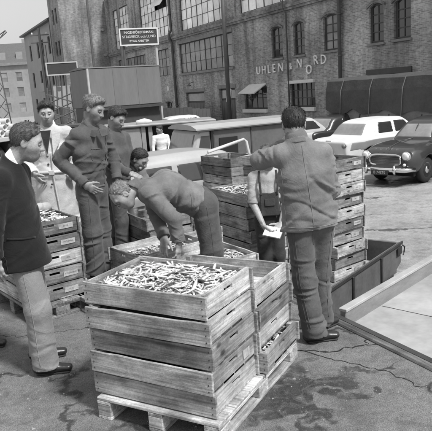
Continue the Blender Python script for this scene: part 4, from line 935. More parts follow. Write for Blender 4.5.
for sx in (-1, 1):
    for sy in (-1, 1):
        for z in (0.03, 0.07, 0.115): nl.box(sx*(CL/2-0.025)-0.003, sy*(CW/2+0.0005)-0.0012, z-0.004, sx*(CL/2-0.025)+0.003, sy*(CW/2+0.0005)+0.0012, z+0.004)
NAIL = nl.mesh('nails', 'steel_dark')
LBL = MB().box(-0.07, -0.0008, -0.024, 0.07, 0.0008, 0.024).mesh('paper_label', 'label_paper')
LTX = [text_mesh(s_, 0.03, 0.0006, 'steel_dark') for s_ in ('STRÖMMING', 'FISK', '25 KG')]
ORD = ['lowest', 'second', 'third', 'fourth', 'fifth', 'sixth', 'seventh', 'eighth', 'ninth', 'tenth', 'eleventh', 'twelfth']
def crate(loc, rz, label, group, dark=None, tilt=(0, 0), lab=(0.7, 0.15)):
    if dark is None: dark = random.random() < 0.3
    r = thing('fish_crate', label, 'crate', loc, rz, group); r.rotation_euler = (R(tilt[0]), R(tilt[1]), rz)
    for sy in (-1, 1): link('side_board', random.choice(SIDE[dark]), r, (0, sy*(CW/2-TH/2), 0), (0, 0, 0 if sy > 0 else math.pi))
    for sx in (-1, 1):
        e = link('end_board', END[dark], r, (sx*(CL/2-TH*1.5-0.002), 0, 0.003), (0, 0, math.pi/2), (0.935, 1, 1))
    for i in range(4): link('bottom_board', BOT[dark], r, (0, -0.205+i*0.1367, 0.003))
    for sx in (-1, 1):
        for sy in (-1, 1): link('corner_post', POST[dark], r, (sx*(CL/2-0.06), sy*(CW/2-0.037), 0))
    link('nails', NAIL, r)['kind'] = 'stuff'
    if random.random() < lab[0]:
        p = link('paper_label', LBL, r, (-CL/2+TH-0.0005+0.002-0.0035, -0.145+random.uniform(-0.02, 0.02), 0.075), (0, 0, -math.pi/2))
        for k_ in (0,): link('print', random.choice(LTX), p, (0, -0.001, 0.0), (R(90), 0, 0), (0.62, 0.62, 0.62))
    return r
def stack(loc, rz, n, where, group, dz=CH, jit=0.012, lab=(0.75, 0.1), darks=None, loc_z=0.0):
    out = []
    for k_ in range(n):
        o = 'topmost' if k_ == n-1 else (ORD[k_]+' from the bottom' if k_ else 'lowest')
        q = Vector(loc)+Vector((random.uniform(-jit, jit), random.uniform(-jit, jit), k_*dz+0.002))
        out.append(crate(q, rz+R(random.uniform(-1.6, 1.6)), f'wooden fish crate, {o} {where}', group, None if darks is None else darks[k_], lab=lab))
    return out
def pallet(loc, rz, lx, ly, label, group='wooden pallets', wm='pallet_wood'):
    p = thing('pallet', label, 'pallet', loc, rz, group); n = 5; b = ly/n*0.82
    # deck boards run across x, stringer boards along y, nine blocks
    for i in range(n+1):
        y = -ly/2+b/2+(ly-b)*i/n; part('deck_board', MB().box(-lx/2, y-b/2, 0.122, lx/2, y+b/2, 0.144), wm, p, bevel=0.004)
    for x in (-lx/2+0.05, 0, lx/2-0.05):
        part('stringer', MB().box(-ly/2, -0.05, 0.1, ly/2, 0.05, 0.1215), wm, p, (x, 0, 0), (0, 0, math.pi/2), bevel=0.003)
        part('bottom_board', MB().box(-ly/2, -0.05, 0.0, ly/2, 0.05, 0.0215), wm, p, (x, 0, 0), (0, 0, math.pi/2), bevel=0.003)
        for y in (-ly/2+0.07, 0, ly/2-0.07): part('block', MB().box(-0.05, -0.07, 0.022, 0.05, 0.07, 0.0995), wm, p, (x, y, 0), bevel=0.004)
    return p
# ---- front pallet, two stacks side by side
TH0 = R(-29); EX = Vector((math.cos(TH0), math.sin(TH0), 0)); EY = Vector((-EX.y, EX.x, 0)); PC = Vector((-0.145, 3.68, 0))
pallet(PC, TH0, 0.86, 1.22, 'pale wooden pallet under the two front crate stacks')
F1 = stack(PC-EY*0.285-EX*0.03+Vector((0, 0, 0.146)), TH0, 4, 'of the nearest stack on the front pallet', 'crates stacked on the front pallet', jit=0.008, darks=[False, False, True, False], lab=(0.0, 0))
ft = crate(PC-EY*0.272-EX*0.045+Vector((0, 0, 0.146+4*CH+0.004)), TH0+R(-1.5), 'fish crate heaped with herring on top of the nearest stack', 'crates stacked on the front pallet', False, lab=(0, 0))
F2 = []
for k_, (dx, dark) in enumerate(((0.05, False), (0.0, False), (0.01, True), (-0.01, False))):
    F2.append(crate(PC+EY*(0.304+0.003*k_)+EX*(-0.028+dx)+Vector((0, 0, 0.148+k_*CH)), TH0+R(random.uniform(-1, 1)), f'wooden fish crate, {"lowest" if k_ == 0 else "topmost" if k_ == 3 else ORD[k_]+" from the bottom"} of the far stack on the front pallet', 'crates stacked on the front pallet', dark, lab=(0, 0)))
lb = link('paper_label', LBL, F1[1], (CL/2-TH+0.0025, 0.16, 0.07), (0, 0, math.pi/2), (0.6, 1, 1.2))
# ---- left stack beside the man in the suit
LS = Vector((-1.76, 5.55, 0)); pallet(LS, R(128), 0.95, 0.62, 'worn pallet under the left stack beside the man in the suit', wm='crate_wood_dark')
SL = stack(LS+Vector((0, 0, 0.146)), R(128), 5, 'of the left stack behind the suited man', 'crates in the left stack', dz=0.151, jit=0.006, lab=(1.0, 0), darks=[False, True, False, True, True])
# ---- right stack on the trailer
tb_ = Vector((1.13, 5.64, LOT+0.398))
end_mid = Vector((1.70, 7.30, -0.30)); XD = Vector((-0.656, 0.755, 0))
# crate -x end faces the camera side
RS = stack(Vector((1.33, 7.19, LOT+0.308)), R(128), 10, 'of the tall stack on the low trailer', 'crates stacked on the box trailer', dz=CH, jit=0.018, lab=(0.85, 0), darks=[False, True, False, False, True, False, True, False, False, True])
# ---- stacks beyond the quay edge
def lotpal(loc, rz, lab): pallet(loc, rz, 0.95, 0.66, lab)
MS = Vector((0.40, 7.15, LOT)); MR = R(120)
lotpal(MS, MR, 'pallet on the ground under the crate stack before the boy in overalls')
SM = stack(MS+Vector((0, 0, 0.146)), MR, 9, 'of the stack left of the boy', 'crates stacked beyond the quay edge', jit=0.012, lab=(0, 0), darks=[False]*9)
RA = Vector((0.30, 9.6, LOT)); RB = Vector((0.92, 9.25, LOT))
lotpal(RA, R(122), 'pallet under the rear left stack beyond the quay'); stack(RA+Vector((0, 0, 0.146)), R(122), 10, 'of the left rear stack', 'crates stacked beyond the quay edge', jit=0.014, lab=(0, 0))
lotpal(RB, R(142), 'pallet under the rear right stack beyond the quay'); stack(RB+Vector((0, 0, 0.146)), R(142), 10, 'of the right rear stack', 'crates stacked beyond the quay edge', jit=0.014, lab=(0, 0))
# ---- low crates on the quay around the bending men
LA = stack((-0.06, 6.05, 0.0), R(122), 2, 'of the low pair behind the front pallet', 'low crates on the quay', lab=(0, 0), darks=[False, False])
LB = stack((-0.42, 6.75, 0.0), R(124), 3, 'of the low pile right of the bending worker', 'low crates on the quay', lab=(0, 0), darks=[False, False, False])
LC = stack((-0.62, 5.95, 0.0), R(35), 3, 'of the pile the balding man is working over', 'low crates on the quay', lab=(0, 0), darks=[True, False, False])
LD = stack((-0.72, 6.95, 0.0), R(120), 4, 'of the dark pile behind the balding man', 'low crates on the quay', lab=(0, 0), darks=[True]*4, jit=0.03)
pallet((-1.02, 5.62, 0.0), R(38), 0.9, 1.0, 'flat pallet under the boots of the hand-on-hip worker')

# ---- herring
def fish_mesh(bend):
    mb = MB(); n = 8; prof = [(-0.084, 0.0035, 0.003), (-0.076, 0.0085, 0.006), (-0.055, 0.0135, 0.0078), (-0.015, 0.0155, 0.0085), (0.02, 0.0125, 0.007), (0.048, 0.007, 0.004), (0.063, 0.0035, 0.002)]
    def bx(x): return bend*(x/0.08)**2*0.02
    for (x, h, t) in prof:
        for j in range(n): th = 6.2832*j/n; mb.v.append((x, h*math.cos(th)+bx(x), t*math.sin(th)))
    for k_ in range(len(prof)-1):
        for j in range(n): mb.f.append((k_*n+j, k_*n+(j+1) % n, (k_+1)*n+(j+1) % n, (k_+1)*n+j))
    mb.f += [tuple(range(n)), tuple(range((len(prof)-1)*n, len(prof)*n))]
    b_ = len(mb.v); x0 = 0.057
    mb.v += [(x0, bx(x0), 0.002), (x0+0.022, bx(.08)+0.017, 0.0), (x0+0.012, bx(.07), 0.0008), (x0+0.022, bx(.08)-0.017, 0.0), (x0, bx(x0), -0.002)]
    mb.f += [(b_, b_+1, b_+2), (b_, b_+2, b_+3), (b_+4, b_+2, b_+1), (b_+4, b_+3, b_+2)]
    me = mb.mesh('herring', 'herring_skin', smooth=True)
    a_ = me.attributes.new('side', 'FLOAT', 'POINT'); a_.data.foreach_set('value', [(v.co.y-bx(v.co.x))/0.0175 for v in me.vertices])
    a_ = me.attributes.new('shade', 'FLOAT', 'POINT'); a_.data.foreach_set('value', [1.0]*len(me.vertices)); return me
FISH = [fish_mesh(b) for b in (-0.7, -0.2, 0.1, 0.5, 0.9)]
def fill(cr_, n, base, heap, label, group, seed, nbase=160, stuff_label=''):
    rg = random.Random(seed); ML = cr_.matrix_basis.copy()
    def spot(inner):
        while True:
            x = rg.uniform(-CL/2+0.06, CL/2-0.06)*inner; y = rg.uniform(-CW/2+0.05, CW/2-0.05)*inner
            a = rg.uniform(0, 6.28)
            if abs(x)+0.05*abs(math.cos(a)) < CL/2-0.045 and abs(y)+0.05*abs(math.sin(a)) < CW/2-0.03: return x, y, a
    V = []; F = []; SD = []; SH = []
    for i in range(nbase):
        x, y, a = spot(1); z = base-rg.uniform(-0.012, 0.016)+heap*0.75*(1-(2*x/CL)**2)*(1-(2*y/CW)**2); me = rg.choice(FISH)
        Mx = Matrix.Translation((x, y, z)) @ Matrix.Rotation(a, 4, 'Z') @ Matrix.Rotation(rg.uniform(-0.25, 0.25), 4, 'Y') @ Matrix.Rotation(rg.choice((0, math.pi))+rg.uniform(-0.4, 0.4), 4, 'X') @ Matrix.Scale(0.68, 4); k_ = len(V); sh_ = rg.uniform(0.6, 1.1); SD += [q.value for q in me.attributes['side'].data]; SH += [sh_]*len(me.vertices)
        V += [tuple(Mx @ v.co) for v in me.vertices]; F += [tuple(k_+q for q in p.vertices) for p in me.polygons]
    me = bpy.data.meshes.new('herring_mass'); me.from_pydata(V, [], F); me.materials.append(MATS['herring_skin']); me.shade_smooth()
    me.attributes.new('side', 'FLOAT', 'POINT').data.foreach_set('value', SD); me.attributes.new('shade', 'FLOAT', 'POINT').data.foreach_set('value', SH)
    o = link('herring_mass', me, None); o.matrix_world = ML; tag(o, stuff_label, 'fish', None, 'stuff')
    for i in range(n):
        x, y, a = spot(1); z = base+rg.uniform(0.006, 0.03)+heap*(1-(2*x/CL)**2)*(1-(2*y/CW)**2)
        Mx = ML @ Matrix.Translation((x, y, z)) @ Matrix.Rotation(a, 4, 'Z') @ Matrix.Rotation(rg.gauss(0, 0.16), 4, 'Y') @ Matrix.Rotation(rg.choice((0, math.pi))+rg.gauss(0, 0.35), 4, 'X') @ Matrix.Scale(rg.uniform(0.56, 0.84), 4)
        f = link('herring', rg.choice(FISH), None); f.matrix_world = Mx; tag(f, label, 'fish', group)
bpy.context.view_layer.update()
fill(ft, 215, 0.085, 0.045, 'small silver herring heaped in the crate on the nearest stack', 'herring in the front crate', 1, 1500, 'mass of herring below the top layer of the nearest crate')
fill(SL[-1], 40, 0.10, 0.06, 'small silver herring heaped in the top crate of the left stack', 'herring in the left crate', 2, 420, 'mass of herring filling the top crate of the left stack')
fill(SM[-1], 25, 0.10, 0.05, 'small silver herring in the crate left of the boy in overalls', 'herring in the crate before the boy', 3, 420, 'mass of herring filling the crate left of the boy')
fill(LA[-1], 20, 0.08, 0.03, 'small silver herring in the low crate behind the front pallet', 'herring in the low crate', 4, 420, 'mass of herring filling the low crate behind the pallet')
fill(F2[0], 0, 0.10, 0.03, '', '', 5, 380, 'herring showing in the lowest crate of the far front stack')
fill(LC[-1], 0, 0.05, 0.01, '', '', 6, 380, 'herring in the crate the balding man is working over')
dr = thing('burlap_sack', 'crumpled pale sack lying over the fish of the left stack', 'sack', LS+Vector((0, 0, 0.146+5*0.151)), R(128))
sp_, sf_ = net([Cap((0.10, -0.2, 0.03), (0.05, 0.22, 0.05), 0.05, 0.045, 0.05, fold=0.012, nf=5), Cap((0.05, 0.0, 0.05), (0.30, 0.1, 0.03), 0.05, 0.06, 0.05, fold=0.012, nf=4)], 0.014)
link('cloth', np_mesh('cloth', [(sp_, sf_)], 'shirt_pale'), dr)
# ================================================================== PEOPLE
def V3(p): return np.array(p, float)
def unit(v): v = V3(v); return v/np.linalg.norm(v)
def head_pieces(c, f, u, neck, cell=0.0045, age=0, jaw=1.0):
    f = unit(f); u = V3(u); u = unit(u-(u@f)*f); r = np.cross(f, u); Rm = np.stack([r, f, u], 1)   # columns: right, forward, up
    T = lambda p: V3(c)+Rm @ V3(p)
    E_ = lambda p, rad, k=0.02, sub=False: Ell(T(p), rad, k, Rm, sub)
    pr = [E_((0, -0.012, 0.032), (0.077, 0.098, 0.09)), E_((0, 0.028, -0.034), (0.060*jaw, 0.060, 0.086), 0.05), E_((0, 0.064, -0.06), (0.032, 0.026, 0.03), 0.04), E_((0, 0.05, -0.09), (0.032*jaw, 0.028, 0.027), 0.05),
          Cap(T((-0.04, 0.078, 0.032)), T((0.04, 0.078, 0.032)), 0.014, 0.014, 0.02), Cap(T((-0.044, 0.05, -0.016)), T((0.044, 0.05, -0.016)), 0.027, 0.027, 0.04),
          Cap(T((0, -0.03, -0.05)), T(Rm.T @ (V3(neck)-V3(c))), 0.054, 0.062, 0.03),
          Ell(T((0.033, 0.1, 0.009)), (0.018, 0.017, 0.0125), 0.022, Rm, True), Ell(T((-0.033, 0.1, 0.009)), (0.018, 0.017, 0.0125), 0.022, Rm, True),
          Cap(T((0, 0.092, 0.02)), T((0, 0.114, -0.026)), 0.009, 0.0125, 0.014), Cap(T((-0.012, 0.101, -0.028)), T((0.012, 0.101, -0.028)), 0.009, 0.009, 0.01),
          E_((0.031, 0.085, 0.008), (0.013, 0.010, 0.011), 0.004), E_((-0.031, 0.085, 0.008), (0.013, 0.010, 0.011), 0.004),
          E_((0, 0.094, -0.054), (0.024, 0.010, 0.006), 0.006), E_((0, 0.092, -0.066), (0.021, 0.010, 0.007), 0.006),
          Ell(T((0, 0.106, -0.0602)), (0.026, 0.006, 0.002), 0.003, Rm, True)]
    for s in (-1, 1):
        for cc in (Cap(T((s*0.022, 0.092, -0.006)), T((s*0.044, 0.08, -0.002)), 0.002, 0.002, 0.008),): cc.sub = True; pr.append(cc)
        pr += [E_((s*0.079, -0.012, -0.002), (0.011, 0.022, 0.034), 0.006), Ell(T((s*0.090, -0.006, 0.0)), (0.007, 0.012, 0.020), 0.006, Rm, True)]
    return net(pr, cell), T, Rm
def hair_piece(T, Rm, c, style, cell=0.0055):
    vol, topv = {'short': (0.006, 0.010), 'full': (0.008, 0.019), 'bald': (0.006, 0.004), 'slick': (0.007, 0.012)}[style]
    e = Ell(T((0, -0.012, 0.032)), (0.0785, 0.0995, 0.0915), 0.01, Rm)
    yk = [-0.12, -0.075, -0.05, -0.02, 0.005, 0.022, 0.034, 0.055, 0.072, 0.12]
    zk = [-0.082, -0.075, -0.055, -0.02, 0.0, 0.012, 0.045, 0.058, 0.082, 0.09] if style != 'bald' else [-0.08, -0.072, -0.05, -0.015, 0.01, 0.05, 0.085, 0.13, 0.14, 0.15]
    def post(P, D):
        q = (P-V3(c)) @ Rm; x, y, z = q[..., 0], q[..., 1], q[..., 2]
        zc = np.interp(y, yk, zk)+0.006*np.sin(x*90)*np.sin(y*70+1)
        up = np.clip((z-0.02)/0.07, 0, 1)
        v = vol+(topv-vol)*up
        if style == 'full': v = v+0.013*np.clip((y-0.0)/0.08, 0, 1)*up
        if style == 'slick': v = v-0.004*np.exp(-((x-0.028)/0.007)**2)*up
        v = v*np.clip((z-zc)/0.035, 0.0, 1)**0.6
        v = v+0.0028*np.sin(x*120+18*np.sin(y*26)+6*z*30)*np.sin(y*55+40*x)*up+0.0015*np.sin(y*210+x*160)
        D = D-v
        return smax(D, (zc-z)*0.8-0.001, 0.006)
    return net([e], cell, post, pad=0.06)
def strands(ho, me, T, Rm, c, B, m, style, n=2600):
    rg = np.random.RandomState(5); nv = len(me.vertices); co = np.zeros(nv*3); me.vertices.foreach_get('co', co); co = co.reshape(-1, 3); no = np.array([v.normal[:] for v in me.vertices])
    q = (co+V3(B)-V3(c)) @ Rm; nl = no @ Rm
    out = ((q-np.array([0, -0.012, 0.032]))/np.array([0.0785, 0.0995, 0.0915])); ok = np.where((out*nl).sum(1) > 0.3)[0]
    if len(ok) < 10: return
    k = rg.choice(ok, n); p = q[k]; nn = nl[k]
    comb = np.stack([0.35*p[:, 0]/0.08+rg.normal(0, 0.1, n)+(0.5 if style in ('slick', 'short') else 0.25), -0.9+rg.normal(0, 0.12, n), -0.2-1.2*np.clip((0.06-p[:, 2])/0.08, 0, 1)], 1)
    comb[:, 2] -= 1.1*np.clip((-0.015-p[:, 1])/0.05, 0, 1)
    if style == 'full': comb[:, 1] += 0.9*(p[:, 1] > 0.02)
    comb -= (comb*nn).sum(1)[:, None]*nn; comb /= np.linalg.norm(comb, axis=1)[:, None]+1e-6
    ln = rg.uniform(0.02, 0.045, n)[:, None]; sd = np.cross(comb, nn)*rg.uniform(0.0006, 0.0012, n)[:, None]; lift = rg.uniform(0.0002, 0.0022, n)[:, None]
    a = p-nn*0.001; b = p+comb*ln*0.5+nn*lift; e = p+comb*ln+nn*lift*rg.uniform(0.1, 1.3, n)[:, None]
    V = np.stack([a-sd, a+sd, b-sd, b+sd, e], 1).reshape(-1, 3) @ Rm.T+V3(c)-V3(B)
    F = []
    for i in range(n): o = 5*i; F += [(o, o+1, o+3, o+2), (o+2, o+3, o+4)]
    ms = bpy.data.meshes.new('hair_strands'); ms.from_pydata(V.tolist(), [], F); ms.materials.append(MATS[m]); ms.shade_smooth()
    link('hair_strands', ms, ho)['kind'] = 'stuff'
def hand_piece(wrist, d, n, side, curl=0.5, sc=1.0, cell=0.0045, spread=0.06):
    # d: finger direction, n: direction the palm faces, side: +1 thumb towards cross(d, n)
    d = unit(d); n = V3(n); n = unit(n-(n@d)*d); s = np.cross(d, n)*side; W = V3(wrist)
    P = lambda a, b, e: W+(d*a+s*b+n*e)*sc
    pr = [Cap(P(-0.04, 0, 0), P(0.02, 0, 0), (0.028*sc, 0.021*sc), (0.032*sc, 0.018*sc), 0.02, lat=s), Cap(P(0.02, 0, 0.002), P(0.08, 0.0, 0.004), (0.037*sc, 0.017*sc), (0.040*sc, 0.014*sc), 0.02, lat=s)]
    ln = [(0.045, 0.027, 0.021), (0.050, 0.031, 0.022), (0.046, 0.029, 0.021), (0.036, 0.022, 0.019)]
    for i, b in enumerate((0.030, 0.010, -0.011, -0.030)):
        p = P(0.088-0.006*abs(i-1), b, 0.004); a = 0.25*curl; dd = unit(d+s*(spread*(1.5-i)))
        for j, l_ in enumerate(ln[i]):
            q = p+(dd*math.cos(a)+n*math.sin(a))*l_*sc; r0 = (0.0098, 0.0088, 0.0078)[j]*sc; pr.append(Cap(p, q, r0, r0*0.92, 0.006 if j else 0.012)); p = q; a += (0.75+0.1*i)*curl
    p = P(0.022, 0.030, 0.006); a = unit(d*0.72+s*0.62+n*0.3)
    for j, l_ in enumerate((0.042, 0.032, 0.027)):
        q = p+a*l_*sc; pr.append(Cap(p, q, (0.014, 0.0115, 0.0098)[j]*sc, (0.012, 0.0105, 0.0085)[j]*sc, 0.012)); p = q; a = unit(a+d*0.3+n*0.35*curl-s*0.15)
    return net(pr, cell, pad=0.015)
def shoe_prims(ank, d, sc=1.0, ground=0.0):
    d = V3(d); d[2] = 0; d = unit(d); s = np.cross(d, [0, 0, 1]); A = V3(ank); A[2] = ground
    P = lambda a, z: A+d*a*sc+V3((0, 0, z))
    up = [Cap(P(-0.055, 0.05), P(0.04, 0.055), (0.036, 0.046), (0.042, 0.045), 0.03, lat=s, cuts=((P(0, 0.012), (0, 0, 1)),)), Cap(P(0.04, 0.045), P(0.165, 0.036), (0.044, 0.036), (0.038, 0.026), 0.03, lat=s, cuts=((P(0, 0.012), (0, 0, 1)),)), Cap(P(-0.03, 0.06), A+V3((0, 0, 0.12)), 0.045, 0.045, 0.03)]
    so = [Cap(P(-0.06, 0.008), P(0.165, 0.008), (0.039, 0.013), (0.039, 0.012), 0.01, lat=s)]
    return up, so
def person(label, J, base, top='work_blue', bottom='work_blue', hair='hair_dark', style='short', skin='skin', ground=0.0, cell=0.012, hc=0.0045, hem=None, hemr=(0.205, 0.14), chestr=(0.215, 0.13),
           shr=0.078, foldk=1.0, shoes=True, hands=(), coat=None, legr=(0.1, 0.082, 0.088), armr=(0.074, 0.062, 0.047), collar=None, facing=None, extra=None, jaw=1.0, seam=False, bare=False):
    B = V3((base[0], base[1], ground)); root = thing('person', label, 'person', tuple(B))
    lat = unit(V3(J['sr'])-V3(J['sl'])); fold = 0.008*foldk
    pel, che, nek, hd = (V3(J[k]) for k in ('pelvis', 'chest', 'neck', 'head'))
    # body: one mesh of head, neck, core, limbs and hands
    (hv, hf), T, Rm = head_pieces(hd, J['face'], J.get('up', (0, 0, 1)), nek, hc, jaw=jaw)
    core = [Cap(pel, che, (0.13, 0.09), (0.14, 0.09), 0.05, lat=lat), Cap(che, nek, 0.09, 0.055, 0.05), Cap(J['sl'], J['sr'], 0.045, 0.045, 0.04)]
    for s in ('l', 'r'):
        core += [Cap(J['s'+s], J['e'+s], 0.038, 0.027, 0.02), Cap(J['e'+s], J['w'+s], 0.027, 0.025, 0.01), Cap(J['h'+s], J['k'+s], 0.065, 0.046, 0.02), Cap(J['k'+s], J['a'+s], 0.046, 0.038, 0.02)]
    pieces = [(hv, hf), net(core, 0.02)]
    if bare: pieces += [net([Cap(J['s'+s], J['e'+s], 0.045, 0.042, 0.02), Cap(J['e'+s], J['w'+s], 0.043, 0.028, 0.02)], 0.007) for s in 'lr']
    for (w_, d, n, sd_, cu) in hands: pieces.append(hand_piece(w_, d, n, sd_, cu))
    bm_ = np_mesh('body', pieces, skin, B); q = (hv-hd) @ Rm; tone = np.ones(len(bm_.vertices))
    jawm = np.clip((-0.035-q[:, 2])/0.03, 0, 1)*np.clip((q[:, 1]+0.02)/0.04, 0, 1); tone[:len(hv)] = 1-0.26*jawm
    lips = np.exp(-((q[:, 2]+0.060)/0.008)**2)*np.exp(-(q[:, 0]/0.02)**2)*(q[:, 1] > 0.08); tone[:len(hv)] *= 1-0.3*lips
    bm_.attributes.new('tone', 'FLOAT', 'POINT').data.foreach_set('value', tone); link('body', bm_, root)
    hm_ = np_mesh('hair', [hair_piece(T, Rm, hd, style)], hair, B); ho = link('hair', hm_, root); strands(ho, hm_, T, Rm, hd, B, hair, style)
    ey = MB()
    for s in (-1, 1):
        p = T((s*0.031, 0.0935, 0.0075)); a = T((s*0.047, 0.078, 0.029)); b = T((s*0.014, 0.089, 0.030))
        part('eyebrow', MB().tube([tuple(a-B), tuple(T((s*0.031, 0.0885, 0.034))-B), tuple(b-B)], [0.003, 0.0062, 0.005], 6), hair, root, smooth=True)
        part('eye', MB().tube([tuple(T((s*0.040, 0.0905, 0.0075))-B), tuple(p+Rm[:, 1]*0.0015-B), tuple(T((s*0.022, 0.092, 0.0075))-B)], [0.0018, 0.0056, 0.0018], 6), 'eye', root, smooth=True)
    part('mouth', MB().tube([tuple(T((-0.018, 0.094, -0.0605))-B), tuple(T((0, 0.1005, -0.0595))-B), tuple(T((0.018, 0.094, -0.0605))-B)], [0.0006, 0.0015, 0.0006], 6), 'eye', root)
    # trousers
    hips = (V3(J['hl'])+V3(J['hr']))/2; tro = [Cap(pel+(pel-hips)*0.4, hips, (0.165, 0.12), (0.16, 0.125), 0.05, lat=lat)]
    for s in ('l', 'r'):
        a = V3(J['a'+s]); k_ = V3(J['k'+s]); cut = ((a+V3((0, 0, -0.035)), (0, 0, 1)),) if shoes else ()
        tro += [Cap(J['h'+s], k_, legr[0], legr[1], 0.05, fold=fold*0.7, nf=3, j=(0.6, 1)), Cap(k_, a+V3((0, 0, -0.06)), legr[1], legr[2], 0.04, fold=fold*1.1, nf=5, j=(0.7, 1.3), cuts=cut)]
    trm = np_mesh('trousers', [net(tro, cell)], bottom, B); link('trousers', trm, root)
    # jacket or coat
    ax = unit(che-pel); hm = V3(J['hem']) if 'hem' in J else pel
    cutn = unit(che-hm)
    jac = [Cap(hm, che, hemr, chestr, 0.06, lat=lat, fold=fold*0.85, nf=7, cuts=((hm, cutn),), j=(1, 0.2)), Cap(che, (V3(J['sl'])+V3(J['sr']))/2, chestr, (0.17, 0.09), 0.05, lat=lat), Cap(J['sl'], J['sr'], shr, shr, 0.06), Cap((V3(J['sl'])+V3(J['sr']))/2, nek*0.85+hd*0.15-(Rm[:, 1]*0.02), 0.10, 0.066, 0.06, cuts=((nek+(hd-nek)*0.12, -(hd-nek)),))]
    for s in ('l', 'r'):
        e, w_ = V3(J['e'+s]), V3(J['w'+s]); dn = unit(w_-e)
        if bare: jac += [Cap(J['s'+s], e+(V3(J['s'+s])-e)*0.05, armr[0]+0.006, armr[1]+0.006, 0.018, fold=fold, nf=3, cuts=((e, V3(J['s'+s])-e),))]; continue
        jac += [Cap(J['s'+s], e, armr[0]+0.006, armr[1], 0.018, fold=fold, nf=4), Cap(e, w_, armr[1], armr[2], 0.02, fold=fold*0.9, nf=5, j=(1.2, 0.8), cuts=((w_-dn*0.015, -dn),))]
    if coat: jac += coat
    if not bare:
        for s in ('l', 'r'):
            e, w_ = V3(J['e'+s]), V3(J['w'+s]); dn = unit(w_-e); r_ = armr[2]+0.006
            link('cuff', np_mesh('cuff', [net([Cap(w_-dn*0.07, w_+dn*0.03, r_+0.003, r_, 0.0, cuts=((w_-dn*0.06, dn), (w_-dn*0.006, -dn)))], 0.008)], top, B), root)
    def post(P, D):
        n1 = np.sin(P[..., 0]*23+3*np.sin(P[..., 2]*11+1))*np.sin(P[..., 1]*19+2)*np.sin(P[..., 2]*17+2.5*np.sin(P[..., 0]*9)); D = D-0.004*foldk*n1
        if seam:
            q = (P-che) @ np.stack([lat, unit(np.cross(ax, lat)), ax], 1); D = D+0.006*np.exp(-((q[..., 0]-0.01)/0.010)**2)*(q[..., 2] < 0.17)
        return D
    jm = np_mesh('jacket', [net(jac, cell, post)], top, B); link('jacket' if not coat else 'coat', jm, root); tm = root.children[0] if False else None
    if collar:   # cloth standing round the neck, higher at the nape
        up = unit(hd-nek); f_ = unit(J['face']); f_ = unit(f_-(f_@up)*up); shirt = collar.startswith('shirt')
        C = nek-up*0.03; D_ = nek+up*0.075; r0, r1 = (0.071, 0.067) if shirt else (0.088, 0.078)
        cp = Cap(C, D_, r0, r1, 0.0, fold=0 if shirt else 0.004, nf=3, cuts=((nek-up*0.03, up), (nek+up*(0.05 if shirt else 0.034), -(up+f_*(0.55 if shirt else 0.75)))))
        link('collar', np_mesh('collar', [net([cp], 0.007)], collar, B), root)
    if shoes:
        for s in ('l', 'r'):
            up, so = shoe_prims(J['a'+s], J['t'+s], 1.0, ground); sh = link('shoe', np_mesh('shoe', [net(up, 0.008)], 'leather', B), root); link('sole', np_mesh('sole', [net(so, 0.008)], 'rubber', B), sh)
    if extra: extra(root, T, Rm, B, jm, trm)
    return root
from mathutils.bvhtree import BVHTree
def seam(root, me, B, pts, m, r=0.0035, step=0.02, name='seam', out=0.0, d=(0, 1, 0)):
    bv = BVHTree.FromPolygons([v.co for v in me.vertices], [tuple(p.vertices) for p in me.polygons]); q = []
    pts = [Vector(V3(p)-B) for p in pts]
    for a, b in zip(pts[:-1], pts[1:]):
        n = max(1, int((b-a).length/step))
        for i in range(n): q.append(a.lerp(b, i/n))
    q.append(pts[-1]); o = []
    for p in q:
        h = bv.ray_cast(p-Vector(d)*0.3, Vector(d))
        if h[0] is not None and (h[0]-p).length < 0.6: o.append(h[0]+h[1]*out)
    if len(o) < 3: return
    o = [o[0]]+[(o[i-1]+o[i]*2+o[i+1])/4 for i in range(1, len(o)-1)]+[o[-1]]
    part(name, MB().tube(o, r, 6), m, root, smooth=True)
def btn(root, B, pts, r=0.009, m='frame_dark'):
    for p in pts: part('button', MB().lathe([(r, -0.003), (r, 0.002), (r*0.5, 0.004)], 'y', 10), m, root, tuple(V3(p)-B), smooth=True)

